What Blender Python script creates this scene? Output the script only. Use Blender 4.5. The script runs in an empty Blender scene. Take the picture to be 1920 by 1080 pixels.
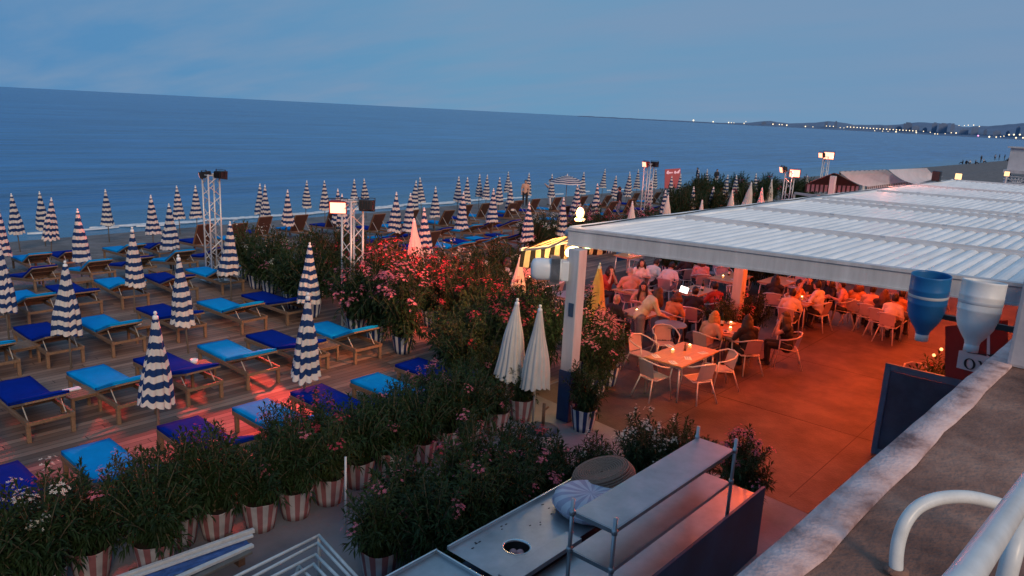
import bpy, bmesh, math, random
from mathutils import Vector, Matrix, noise as mnoise
R = math.radians
PI = math.pi
rnd = random.Random(7)
sc = bpy.context.scene
COL = sc.collection

# ------------------------------------------------------------------ camera frame
F, H = 1420.0, 5.3
ROLL = math.atan(.0505)
PITCH = math.atan(329 / F)
TH = R(49.5)
def to_n(p):
    return Vector((p[0]*math.cos(TH) + p[1]*math.sin(TH), -p[0]*math.sin(TH) + p[1]*math.cos(TH), p[2]))
FW = to_n((0, math.cos(PITCH), -math.sin(PITCH)))
UP = to_n((0, math.sin(PITCH), math.cos(PITCH)))
RT = to_n((1, 0, 0))
CR, SR = math.cos(ROLL), math.sin(ROLL)
CAM = Vector((0, 0, H))
def ray(px, py):
    x, y = px - 960, 540 - py
    return (RT*(x*CR - y*SR) + UP*(x*SR + y*CR) + FW*F) / F
def at(px, py, z=0.0):
    d = ray(px, py)
    return CAM + d*((z - H) / d.z)
def atd(px, py, d):
    return CAM + ray(px, py)*d
def proj(p):
    v = Vector(p) - CAM
    w = v.dot(FW)
    xr, yr = v.dot(RT)/w*F, v.dot(UP)/w*F
    return 960 + xr*CR + yr*SR, 540 - (-xr*SR + yr*CR)
GY = [(22.3, 0), (24.5, -.3), (28, -.42), (33, -.75), (38, -1.2), (60, -3.2), (400, -6)]
def ground(y):
    if y <= GY[0][0]: return 0.0
    for (a, za), (b, zb) in zip(GY, GY[1:]):
        if y <= b: return za + (zb - za)*(y - a)/(b - a)
    return GY[-1][1]
def on_ground(px, py, h):
    z = 0.0
    for _ in range(12):
        p = at(px, py, z + h)
        z = .5*z + .5*ground(p.y)
    return Vector((p.x, p.y, z))

# ------------------------------------------------------------------ materials
def mat(name, col, rough=.6, metal=0, var=0, vscale=6, bump=0, bscale=40, emit=None, estr=0, spec=.5, trans=0, stretch=None, coat=0):
    m = bpy.data.materials.new(name); m.use_nodes = True
    nt = m.node_tree; n = nt.nodes; b = n['Principled BSDF']
    b.inputs['Base Color'].default_value = (*col, 1)
    b.inputs['Roughness'].default_value = rough
    b.inputs['Metallic'].default_value = metal
    b.inputs['Specular IOR Level'].default_value = spec
    if coat: b.inputs['Coat Weight'].default_value = coat
    if emit:
        b.inputs['Emission Color'].default_value = (*emit, 1); b.inputs['Emission Strength'].default_value = estr
    if var or bump:
        tc = n.new('ShaderNodeTexCoord'); mp = n.new('ShaderNodeMapping')
        nt.links.new(tc.outputs['Object'], mp.inputs['Vector'])
        if stretch: mp.inputs['Scale'].default_value = stretch
    if var:
        no = n.new('ShaderNodeTexNoise'); no.inputs['Scale'].default_value = vscale; no.inputs['Detail'].default_value = 6
        no.inputs['Roughness'].default_value = .65
        nt.links.new(mp.outputs[0], no.inputs['Vector'])
        cr = n.new('ShaderNodeValToRGB')
        cr.color_ramp.elements[0].position = .3; cr.color_ramp.elements[1].position = .7
        cr.color_ramp.elements[0].color = (*[c*(1-var) for c in col], 1)
        cr.color_ramp.elements[1].color = (*[min(1, c*(1+var*.6)) for c in col], 1)
        nt.links.new(no.outputs['Fac'], cr.inputs['Fac']); nt.links.new(cr.outputs['Color'], b.inputs['Base Color'])
        mr = n.new('ShaderNodeMapRange'); mr.inputs['To Min'].default_value = max(.05, rough-.12); mr.inputs['To Max'].default_value = min(1, rough+.15)
        nt.links.new(no.outputs['Fac'], mr.inputs['Value']); nt.links.new(mr.outputs[0], b.inputs['Roughness'])
    if bump:
        nb = n.new('ShaderNodeTexNoise'); nb.inputs['Scale'].default_value = bscale; nb.inputs['Detail'].default_value = 4
        nt.links.new(mp.outputs[0], nb.inputs['Vector'])
        bp = n.new('ShaderNodeBump'); bp.inputs['Strength'].default_value = bump; bp.inputs['Distance'].default_value = .02
        nt.links.new(nb.outputs['Fac'], bp.inputs['Height']); nt.links.new(bp.outputs[0], b.inputs['Normal'])
    if trans:
        tr = n.new('ShaderNodeBsdfTranslucent'); mx = n.new('ShaderNodeMixShader'); mx.inputs[0].default_value = trans
        src = b.inputs['Base Color'].links[0].from_socket if b.inputs['Base Color'].is_linked else None
        if src: nt.links.new(src, tr.inputs['Color'])
        else: tr.inputs['Color'].default_value = (*col, 1)
        out = n['Material Output']
        nt.links.new(b.outputs[0], mx.inputs[1]); nt.links.new(tr.outputs[0], mx.inputs[2]); nt.links.new(mx.outputs[0], out.inputs['Surface'])
    return m

def stripe_uv(name, ca, cb, rough=.8, trans=.2, duty=.5, dirt=.15):
    """stripes along the V of the uv map (one period per unit)"""
    m = bpy.data.materials.new(name); m.use_nodes = True
    nt = m.node_tree; n = nt.nodes; b = n['Principled BSDF']; L = nt.links.new
    uv = n.new('ShaderNodeUVMap'); uv.uv_map = 'fab'
    sx = n.new('ShaderNodeSeparateXYZ'); L(uv.outputs[0], sx.inputs[0])
    fr = n.new('ShaderNodeMath'); fr.operation = 'FRACT'; L(sx.outputs['Y'], fr.inputs[0])
    lt = n.new('ShaderNodeMath'); lt.operation = 'LESS_THAN'; L(fr.outputs[0], lt.inputs[0]); lt.inputs[1].default_value = duty
    mx = n.new('ShaderNodeMix'); mx.data_type = 'RGBA'
    L(lt.outputs[0], mx.inputs['Factor']); mx.inputs['A'].default_value = (*cb, 1); mx.inputs['B'].default_value = (*ca, 1)
    tc = n.new('ShaderNodeTexCoord'); no = n.new('ShaderNodeTexNoise'); no.inputs['Scale'].default_value = 5; no.inputs['Detail'].default_value = 5
    L(tc.outputs['Object'], no.inputs['Vector'])
    mr = n.new('ShaderNodeMapRange'); mr.inputs['From Min'].default_value = .3; mr.inputs['From Max'].default_value = .7
    mr.inputs['To Min'].default_value = 1-dirt*1.6; mr.inputs['To Max'].default_value = 1
    L(no.outputs['Fac'], mr.inputs['Value'])
    mu = n.new('ShaderNodeMix'); mu.data_type = 'RGBA'; mu.blend_type = 'MULTIPLY'; mu.inputs['Factor'].default_value = 1
    L(mx.outputs['Result'], mu.inputs['A']); L(mr.outputs[0], mu.inputs['B'])
    L(mu.outputs['Result'], b.inputs['Base Color']); b.inputs['Roughness'].default_value = rough; b.inputs['Specular IOR Level'].default_value = .2
    tr = n.new('ShaderNodeBsdfTranslucent'); L(mu.outputs['Result'], tr.inputs['Color'])
    ms = n.new('ShaderNodeMixShader'); ms.inputs[0].default_value = trans
    L(b.outputs[0], ms.inputs[1]); L(tr.outputs[0], ms.inputs[2]); L(ms.outputs[0], n['Material Output'].inputs['Surface'])
    return m

NAVY = (.012, .045, .16)
CREAM = (.78, .72, .66)
MT = {}
MT['canopy'] = stripe_uv('striped_canvas', NAVY, CREAM, dirt=.12)
MT['canopy_white'] = mat('white_canvas', (.74, .68, .62), .85, var=.12, vscale=4, trans=.2)
MT['canopy_yellow'] = mat('yellow_canvas', (.85, .56, .16), .85, var=.12, vscale=4, trans=.25)
MT['finial'] = mat('finial_plastic', (.8, .78, .75), .4)
MT['pole'] = mat('weathered_pole', (.22, .19, .16), .5, metal=.3, var=.2)
MT['wood'] = mat('teak', (.20, .12, .072), .65, var=.35, vscale=3, bump=.3, bscale=30, stretch=(9, 1.2, 9))
MT['wood_dark'] = mat('dark_teak', (.16, .085, .05), .65, var=.35, vscale=3, stretch=(9, 1.2, 9))
MT['cyan'] = mat('turquoise_canvas', (.0, .27, .66), .85, spec=.1, var=.16, vscale=3, bump=.5, bscale=6)
MT['blue'] = mat('royal_blue_canvas', (.0, .020, .25), .9, spec=.06, var=.2, vscale=3, bump=.5, bscale=6)
MT['sling'] = mat('brown_sling', (.075, .036, .026), .8, var=.25, vscale=4, trans=.15)
MT['prop'] = mat('prop_bar', (.5, .46, .4), .45, metal=.2)
MT['white_metal'] = mat('white_painted_metal', (.62, .62, .62), .4, var=.1, vscale=5)
MT['alu'] = mat('aluminium_truss', (.62, .6, .58), .4, metal=.35, var=.12)
MT['black'] = mat('black_housing', (.012, .012, .014), .45, var=.2)
MT['red_tint'] = mat('red_tinted_housing', (.25, .01, .008), .5)  # red glow of the lit lamp put into the housing colour
MT['steel'] = mat('brushed_steel', (.42, .43, .45), .34, metal=.85, var=.22, vscale=3, bump=.08, bscale=5)
MT['steel_dark'] = mat('dark_steel_board', (.030, .068, .125), .5, metal=.0, var=.5, vscale=2)
MT['steel_rim'] = mat('steel_rim', (.7, .7, .7), .25, metal=.9)
MT['louvre'] = mat('powder_coated_white', (.88, .88, .87), .42, var=.16, vscale=2.2, stretch=(.4, 2, 1))
MT['beam'] = mat('beam_grey_white', (.52, .52, .54), .45, var=.22, vscale=2.2, bump=.05, bscale=3, stretch=(2.5, 2.5, .35))
MT['gutter'] = mat('gutter_grey', (.56, .57, .60), .5, var=.15, vscale=2)
MT['wrap'] = mat('blue_pillar_wrap', (.012, .05, .15), .7, var=.25)
MT['leaf'] = mat('oleander_leaf', (.021, .046, .015), .6, spec=.22, var=.5, vscale=2.5, trans=.2)
MT['leaf2'] = mat('oleander_leaf_light', (.040, .066, .020), .6, spec=.25, var=.5, vscale=2.5, trans=.22)
MT['stem'] = mat('oleander_stem', (.09, .08, .05), .8)
MT['soil'] = mat('potting_soil', (.02, .014, .01), .95, var=.4, bump=.6, bscale=60)
MT['f_pink'] = mat('pink_petal', (.75, .22, .30), .6, var=.25, vscale=14, trans=.3)
MT['f_white'] = mat('white_petal', (.82, .78, .66), .6, var=.12, vscale=14, trans=.3)
MT['f_red'] = mat('red_petal', (.55, .05, .09), .6, var=.25, vscale=14, trans=.3)
MT['pot_pink'] = stripe_uv('pink_striped_pot', (.36, .15, .16), (.55, .52, .53), trans=0, dirt=.25)
MT['pot_blue'] = stripe_uv('blue_striped_pot', (.02, .045, .16), (.72, .72, .74), trans=0, dirt=.25)
MT['chair'] = mat('chair_tube', (.66, .58, .56), .35, metal=.3)
MT['sling2'] = mat('chair_sling', (.45, .33, .35), .7, var=.12)
MT['tabletop'] = mat('table_wood', (.50, .25, .10), .45, var=.3, vscale=3, stretch=(1.2, 9, 9))
MT['greytop'] = mat('grey_table', (.16, .18, .22), .4)
MT['skin'] = mat('skin', (.55, .32, .23), .55, var=.06)
MT['eye'] = mat('eye_dark', (.02, .012, .01), .3)
MT['mouth'] = mat('lips', (.38, .12, .10), .5)
MT['shoe'] = mat('shoe', (.04, .035, .03), .6)
MT['napkin'] = mat('paper_napkin', (.75, .72, .68), .8)
MT['glassy'] = mat('candle_glass', (.7, .6, .5), .1, trans=.5)
MT['flame'] = mat('candle_flame', (1, .7, .35), .5, emit=(1, .62, .25), estr=14)
MT['lamp_warm'] = mat('warm_lamp', (1, .8, .5), .5, emit=(1, .52, .20), estr=1.9)
MT['lamp_yellow'] = mat('yellow_lamp', (1, .8, .4), .5, emit=(1, .70, .22), estr=14)
MT['lamp_green'] = mat('green_lamp', (.7, 1, .6), .5, emit=(.55, 1, .45), estr=8)
MT['lamp_red'] = mat('red_flood_face', (1, .8, .7), .5, emit=(1, .30, .17), estr=3.0)
MT['screen'] = mat('bright_screen', (1, 1, 1), .3, emit=(1, .97, .9), estr=2.5)
MT['wicker'] = mat('wicker', (.30, .165, .115), .7, var=.3, vscale=30, bump=.9, bscale=90)
MT['pouf'] = stripe_uv('pale_pouf', (.42, .38, .48), (.62, .58, .64), trans=0, dirt=.1)
MT['tarp'] = mat('blue_tarp', (.05, .12, .34), .4, var=.5, vscale=6, bump=.7, bscale=9, stretch=(1, 4, 4))
MT['plastic'] = mat('white_plastic', (.72, .74, .76), .35, var=.05)
MT['bluehop'] = mat('blue_hopper_plastic', (.012, .14, .36), .4, var=.22, vscale=2)
MT['whitehop'] = mat('white_hopper_plastic', (.78, .77, .76), .4, var=.18, vscale=2)
MT['red_panel'] = mat('dark_red_panel', (.20, .015, .015), .6, var=.2)
MT['sign_pink'] = mat('off_white_sign', (.68, .58, .58), .6, var=.08)
MT['ink'] = mat('black_lettering', (.02, .01, .012), .6)
MT['sign_red'] = mat('red_signboard', (.34, .012, .03), .5, emit=(.5, .01, .05), estr=.05)
MT['sign_text'] = mat('pale_script', (.8, .5, .55), .5, emit=(1, .6, .65), estr=.25)
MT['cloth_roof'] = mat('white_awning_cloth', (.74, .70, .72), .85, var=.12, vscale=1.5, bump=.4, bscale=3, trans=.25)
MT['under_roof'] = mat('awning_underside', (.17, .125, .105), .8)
MT['rail'] = mat('glossy_white_paint', (.70, .70, .68), .32, var=.16, vscale=14)
MT['shirt_white'] = mat('white_shirt', (.72, .68, .66), .85, var=.06)
MT['shirt_cream'] = mat('cream_shirt', (.70, .56, .40), .85, var=.06)
MT['shirt_peach'] = mat('peach_shirt', (.62, .34, .24), .85, var=.08)
MT['shirt_pink'] = mat('pink_shirt', (.60, .30, .30), .85, var=.08)
MT['shirt_red'] = mat('red_shirt', (.35, .04, .03), .85, var=.08)
MT['shirt_dark'] = mat('dark_cloth', (.018, .018, .025), .85, var=.2)
MT['shirt_grey'] = mat('grey_cloth', (.38, .35, .36), .85, var=.2)
MT['shirt_orange'] = mat('orange_cloth', (.60, .27, .10), .85, var=.1)
MT['jean'] = mat('grey_blue_denim', (.15, .16, .24), .85, var=.2)
MT['hair_dark'] = mat('dark_hair', (.014, .009, .008), .5, var=.3, vscale=30)
MT['hair_brown'] = mat('brown_hair', (.09, .035, .018), .5, var=.3, vscale=30)
MT['hair_blonde'] = mat('blonde_hair', (.46, .26, .10), .5, var=.3, vscale=30)
MT['hair_grey'] = mat('grey_hair', (.32, .28, .25), .5, var=.3, vscale=30)
MT['concrete_wall'] = mat('wall_render', (.30, .27, .27), .85, var=.25, vscale=1.5, bump=.3, bscale=14)
MT['pillar_paint'] = mat('pillar_render', (.50, .45, .46), .8, var=.15, vscale=2.5, bump=.25, bscale=16)
MT['hill'] = mat('haze_tinted_hillside', (.125, .190, .300), 1, var=.2, vscale=.006)  # distance haze is tinted straight into this colour and the far facades
MT['far_wall'] = mat('haze_tinted_facade', (.18, .24, .34), 1, var=.15, vscale=.05)
MT['far_wall2'] = mat('haze_tinted_facade_dark', (.135, .19, .285), 1, var=.15, vscale=.05)
MT['far_lamp'] = mat('distant_lamp', (1, .85, .55), .5, emit=(1, .80, .50), estr=1.7)
MT['far_lamp_pink'] = mat('distant_pink_lamp', (1, .5, .8), .5, emit=(1, .35, .7), estr=1.6)
MT['towel'] = mat('white_tray', (.7, .74, .78), .6)

# ------------------------------------------------------------------ mesh builder
class MB:
    def __init__(s): s.v = []; s.f = []; s.uv = {}
    def add(s, vs, fs):
        o = len(s.v); s.v += [tuple(v) for v in vs]; s.f += [tuple(i + o for i in f) for f in fs]; return s
    def box(s, c, d, rot=None, taper=1):
        x, y, z = d[0]/2, d[1]/2, d[2]/2
        vs = [Vector(p) for p in ((-x,-y,-z),(x,-y,-z),(x,y,-z),(-x,y,-z),(-x*taper,-y*taper,z),(x*taper,-y*taper,z),(x*taper,y*taper,z),(-x*taper,y*taper,z))]
        if rot is not None: vs = [rot @ v for v in vs]
        c = Vector(c)
        return s.add([v + c for v in vs], [(0,3,2,1),(4,5,6,7),(0,1,5,4),(1,2,6,5),(2,3,7,6),(3,0,4,7)])
    def bbox(s, a, b):
        return s.box([(i+j)/2 for i, j in zip(a, b)], [abs(j-i) for i, j in zip(a, b)])
    def hexa(s, bot, top):
        return s.add(list(bot) + list(top), [(0,3,2,1),(4,5,6,7),(0,1,5,4),(1,2,6,5),(2,3,7,6),(3,0,4,7)])
    def bar(s, p0, p1, w, h=None, up=(0,0,1)):
        p0, p1 = Vector(p0), Vector(p1); h = h or w
        d = (p1-p0).normalized(); a = d.cross(Vector(up))
        if a.length < 1e-4: a = d.cross(Vector((1,0,0)))
        a.normalize(); b = a.cross(d); a *= w/2; b *= h/2
        return s.hexa([p0-a-b, p0+a-b, p0+a+b, p0-a+b], [p1-a-b, p1+a-b, p1+a+b, p1-a+b])
    def tube(s, pts, r, n=8, cap=True, closed=False):
        pts = [Vector(p) for p in pts]
        rs = r if isinstance(r, (list, tuple)) else [r]*len(pts)
        m = len(pts); rings = []
        t0 = (pts[1]-pts[0]).normalized()
        a = t0.cross(Vector((0,0,1)))
        if a.length < .05: a = t0.cross(Vector((1,0,0)))
        a.normalize()
        for i, p in enumerate(pts):
            if closed: t = (pts[(i+1) % m] - pts[i-1]).normalized()
            elif i == 0: t = t0
            elif i == m-1: t = (pts[-1]-pts[-2]).normalized()
            else: t = (pts[i+1]-pts[i-1]).normalized()
            a = (a - t*a.dot(t)).normalized(); b = t.cross(a)
            rings.append([p + (a*math.cos(2*PI*k/n) + b*math.sin(2*PI*k/n))*rs[i] for k in range(n)])
        o = len(s.v)
        for rg in rings: s.v += [tuple(v) for v in rg]
        for i in range(m if closed else m-1):
            for k in range(n):
                j = (i+1) % m
                s.f.append((o+i*n+k, o+i*n+(k+1) % n, o+j*n+(k+1) % n, o+j*n+k))
        if cap and not closed:
            s.f.append(tuple(o+k for k in range(n))[::-1]); s.f.append(tuple(o+(m-1)*n+k for k in range(n)))
        return s
    def lathe(s, prof, n=20, c=(0,0,0), cap0=False, cap1=False):
        o = len(s.v)
        for r, z in prof:
            for k in range(n):
                a = 2*PI*k/n; s.v.append((c[0]+r*math.cos(a), c[1]+r*math.sin(a), c[2]+z))
        for i in range(len(prof)-1):
            for k in range(n):
                s.f.append((o+i*n+k, o+i*n+(k+1) % n, o+(i+1)*n+(k+1) % n, o+(i+1)*n+k))
        if cap0: s.f.append(tuple(o+k for k in range(n))[::-1])
        if cap1: s.f.append(tuple(o+(len(prof)-1)*n+k for k in range(n)))
        return s
    def ball(s, c, r, n=10, m=7):
        rx, ry, rz = r if isinstance(r, (tuple, list)) else (r, r, r)
        o = len(s.v); s.v.append((c[0], c[1], c[2]-rz))
        for i in range(1, m):
            p = -PI/2 + PI*i/m
            for k in range(n):
                a = 2*PI*k/n; s.v.append((c[0]+rx*math.cos(p)*math.cos(a), c[1]+ry*math.cos(p)*math.sin(a), c[2]+rz*math.sin(p)))
        s.v.append((c[0], c[1], c[2]+rz)); e = len(s.v)-1
        for k in range(n):
            s.f.append((o, o+1+(k+1) % n, o+1+k)); s.f.append((e, e-n+k, e-n+(k+1) % n))
        for i in range(m-2):
            for k in range(n):
                s.f.append((o+1+i*n+k, o+1+i*n+(k+1) % n, o+1+(i+1)*n+(k+1) % n, o+1+(i+1)*n+k))
        return s
    def mesh(s, name, m=None, smooth=False, bevel=0):
        me = bpy.data.meshes.new(name); me.from_pydata(s.v, [], s.f)
        if m is not None: me.materials.append(m)
        if bevel:
            bm = bmesh.new(); bm.from_mesh(me)
            bmesh.ops.bevel(bm, geom=bm.edges[:], offset=bevel, segments=2, affect='EDGES', profile=.6)
            bm.to_mesh(me); bm.free()
        if smooth:
            me.polygons.foreach_set('use_smooth', [True]*len(me.polygons))
        me.update(); return me
    def obj(s, name, m=None, parent=None, smooth=False, bevel=0, loc=None):
        o = bpy.data.objects.new(name, s.mesh(name, m, smooth, bevel)); COL.objects.link(o)
        if parent: o.parent = parent
        if loc: o.location = loc
        return o
    def set_uv(s, me, fn, name='fab'):
        l = me.uv_layers.new(name=name)
        for lp in me.loops: l.data[lp.index].uv = fn(lp.vertex_index)

def link(name, me, parent=None, loc=None, rot=None):
    o = bpy.data.objects.new(name, me); COL.objects.link(o)
    if parent: o.parent = parent
    if loc is not None: o.location = loc
    if rot is not None: o.rotation_euler = rot
    return o
def tag(o, label, cat, group=None, kind=None):
    if label: o['label'] = label
    if cat: o['category'] = cat
    if group: o['group'] = group
    if kind: o['kind'] = kind
    return o
def thing(name, label, cat, loc=(0,0,0), rz=0, group=None):
    o = bpy.data.objects.new(name, None); COL.objects.link(o)
    o.empty_display_size = .1
    o.location = loc; o.rotation_euler = (0, 0, rz)
    return tag(o, label, cat, group)
def dup(root, loc, rz=0, label=None, group=None, scale=None, tilt=(0, 0)):
    r = root.copy(); COL.objects.link(r); r.location = loc; r.rotation_euler = (tilt[0], tilt[1], rz)
    if scale: r.scale = (scale, scale, scale)
    if label: r['label'] = label
    if group: r['group'] = group
    for ch in list(root.children):
        c = ch.copy(); COL.objects.link(c); c.parent = r
        for g in list(ch.children):
            d = g.copy(); COL.objects.link(d); d.parent = c
    return r
_o = ['first','second','third','fourth','fifth','sixth','seventh','eighth','ninth']
ORD = _o + ['tenth','eleventh','twelfth','thirteenth','fourteenth','fifteenth','sixteenth','seventeenth','eighteenth','nineteenth','twentieth'] + ['twenty-'+a for a in _o] + ['thirtieth'] + ['thirty-'+a for a in _o]

# ------------------------------------------------------------------ setting
def struct(o): o['kind'] = 'structure'; return o
def deck_mat():
    m = bpy.data.materials.new('deck_planks'); m.use_nodes = True
    nt = m.node_tree; n = nt.nodes; b = n['Principled BSDF']; L = nt.links.new
    tc = n.new('ShaderNodeTexCoord'); sp = n.new('ShaderNodeSeparateXYZ'); L(tc.outputs['Object'], sp.inputs[0])
    def math_(op, a, bv=None, c=None):
        k = n.new('ShaderNodeMath'); k.operation = op
        for i, q in enumerate((a, bv, c)):
            if q is None: continue
            if isinstance(q, (int, float)): k.inputs[i].default_value = q
            else: L(q, k.inputs[i])
        return k.outputs[0]
    dv = math_('DIVIDE', sp.outputs['Y'], .145)
    fl = math_('FLOOR', dv); fr = math_('FRACT', dv)
    xo = math_('MULTIPLY_ADD', fl, 1.37, sp.outputs['X'])
    xd = math_('DIVIDE', xo, 3.1); xf = math_('FLOOR', xd); xr = math_('FRACT', xd)
    cb = n.new('ShaderNodeCombineXYZ'); L(fl, cb.inputs[0]); L(xf, cb.inputs[1])
    wn = n.new('ShaderNodeTexWhiteNoise'); wn.noise_dimensions = '2D'; L(cb.outputs[0], wn.inputs['Vector'])
    mp = n.new('ShaderNodeMapping'); mp.inputs['Scale'].default_value = (1.2, 22, 1); L(tc.outputs['Object'], mp.inputs[0])
    ng = n.new('ShaderNodeTexNoise'); ng.inputs['Scale'].default_value = 2; ng.inputs['Detail'].default_value = 6; L(mp.outputs[0], ng.inputs['Vector'])
    nl = n.new('ShaderNodeTexNoise'); nl.inputs['Scale'].default_value = .5; nl.inputs['Detail'].default_value = 5; L(tc.outputs['Object'], nl.inputs['Vector'])
    s1 = math_('MULTIPLY_ADD', wn.outputs['Value'], .45, math_('MULTIPLY', ng.outputs['Fac'], .35))
    s2 = math_('MULTIPLY_ADD', nl.outputs['Fac'], .45, s1)
    cr = n.new('ShaderNodeValToRGB'); e = cr.color_ramp.elements
    e[0].position = .3; e[0].color = (.085, .050, .038, 1); e[1].position = .9; e[1].color = (.33, .215, .165, 1)
    k = cr.color_ramp.elements.new(.6); k.color = (.185, .115, .088, 1)
    L(s2, cr.inputs['Fac'])
    g1 = math_('LESS_THAN', fr, .07); g2 = math_('LESS_THAN', xr, .004)
    gap = math_('MAXIMUM', g1, g2)
    mx = n.new('ShaderNodeMix'); mx.data_type = 'RGBA'; L(gap, mx.inputs['Factor']); L(cr.outputs[0], mx.inputs['A']); mx.inputs['B'].default_value = (.015, .01, .008, 1)
    L(mx.outputs['Result'], b.inputs['Base Color']); b.inputs['Roughness'].default_value = .62
    hh = math_('SUBTRACT', math_('MULTIPLY', ng.outputs['Fac'], .25), gap)
    bp = n.new('ShaderNodeBump'); bp.inputs['Strength'].default_value = .5; bp.inputs['Distance'].default_value = .008; L(hh, bp.inputs['Height']); L(bp.outputs[0], b.inputs['Normal'])
    return m
def ramp_ground(name, cols, scale, bscale, bstr, rough=.85, dist=.03):
    m = bpy.data.materials.new(name); m.use_nodes = True
    nt = m.node_tree; n = nt.nodes; b = n['Principled BSDF']; L = nt.links.new
    tc = n.new('ShaderNodeTexCoord')
    n1 = n.new('ShaderNodeTexNoise'); n1.inputs['Scale'].default_value = scale; n1.inputs['Detail'].default_value = 10; n1.inputs['Roughness'].default_value = .62
    L(tc.outputs['Object'], n1.inputs['Vector'])
    cr = n.new('ShaderNodeValToRGB'); el = cr.color_ramp.elements
    lo = .36 if name.startswith(('weath', 'paint', 'dining')) else .28; sp_ = 1-2*lo
    el[0].position = lo; el[0].color = (*cols[0], 1); el[1].position = 1-lo; el[1].color = (*cols[-1], 1)
    for i, c in enumerate(cols[1:-1]):
        k = el.new(lo + sp_*(i+1)/(len(cols)-1)); k.color = (*c, 1)
    L(n1.outputs['Fac'], cr.inputs['Fac']); L(cr.outputs[0], b.inputs['Base Color'])
    b.inputs['Roughness'].default_value = rough
    n2 = n.new('ShaderNodeTexVoronoi' if bscale > 8 and name.startswith('peb') else 'ShaderNodeTexNoise'); n2.inputs['Scale'].default_value = bscale
    L(tc.outputs['Object'], n2.inputs['Vector'])
    bp = n.new('ShaderNodeBump'); bp.inputs['Strength'].default_value = bstr; bp.inputs['Distance'].default_value = dist
    L(n2.outputs[0], bp.inputs['Height']); L(bp.outputs[0], b.inputs['Normal'])
    return m
def sheet(name, xs, ys, zf, m):
    mb = MB(); nx, ny = len(xs), len(ys)
    for y in ys:
        for x in xs: mb.v.append((x, y, zf(x, y)))
    for j in range(ny-1):
        for i in range(nx-1): mb.f.append((j*nx+i, j*nx+i+1, (j+1)*nx+i+1, (j+1)*nx+i))
    return struct(mb.obj(name, m, smooth=True))
MT['deck'] = deck_mat()
MT['dining'] = ramp_ground('dining_floor', [(.045, .026, .020), (.088, .052, .040), (.135, .085, .066)], 1.0, 30, .25, .6)
MT['terrace'] = ramp_ground('terrace_concrete', [(.15, .145, .155), (.23, .22, .235), (.30, .285, .30)], .8, 25, .15, .7)
MT['pebble'] = ramp_ground('pebble_beach', [(.105, .088, .085), (.17, .148, .14), (.25, .22, .215)], 1.6, 14, .8, .85, .05)
MT['parapet'] = ramp_ground('weathered_parapet', [(.115, .052, .036), (.25, .125, .088), (.40, .225, .165)], 1.7, 45, .35, .8)  # weathering tones pushed warm in place of street lamp light
MT['coping'] = ramp_ground('painted_coping', [(.24, .125, .11), (.60, .39, .36), (.76, .55, .52)], 4.6, 60, .3, .75)  # worn paint, its tones also warmed to carry the lamp light

frange = lambda a, b, n: [a + (b-a)*i/n for i in range(n+1)]
sheet('beach', frange(-300, 900, 60), [-400, 8, 22.2] + frange(22.4, 45, 24) + [60, 120, 400], lambda x, y: (ground(y) - .06 if y > 22.3 else -.06) + (.05*mnoise.noise((x*.13, y*.3, 0)) if y > 24 else 0), MT['pebble'])
sheet('deck', [-8, 60], [8.75, 22.3], lambda x, y: 0, MT['deck'])
MB().bbox((-8, 22.3, -.3), (60, 22.42, -.004)).obj('deck_edge', MT['wood_dark'])['kind'] = 'structure'
sheet('terrace', [-6, 60], [.75, 8.75], lambda x, y: 0, MT['terrace'])
mb = MB(); mb.v = [(9.9, .76, .004), (60, .76, .004), (60, 8.70, .004), (10.9, 8.70, .004), (10.4, 4.6, .004)]; mb.f = [(0, 1, 2, 3, 4)]; struct(mb.obj('dining_floor', MT['dining']))
MT['outdoor'] = ramp_ground('outdoor_dining_floor', [(.03, .026, .028), (.05, .043, .045), (.075, .062, .062)], 1.2, 20, .2, .8)
mb = MB(); mb.v = [(13.2, 8.76, .005), (40, 8.76, .005), (40, 14.2, .005), (14.4, 14.2, .005)]; mb.f = [(0, 1, 2, 3)]; struct(mb.obj('added_dark_floor', MT['outdoor']))  # dark sheet added over the deck to keep the ground behind diners dim
mb = MB()
for x in (13.6, 17.3, 21): mb.bbox((x, .77, .0045), (x+.012, 8.69, .0065))
for y in (3.4, 6.1): mb.bbox((10.5, y, .0045), (13.595, y+.012, .0065)); mb.bbox((13.62, y, .0045), (17.29, y+.012, .0065)); mb.bbox((17.32, y, .0045), (20.99, y+.012, .0065))
struct(mb.obj('floor_joints', mat('joint_filler', (.05, .03, .025), .9)))

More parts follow.
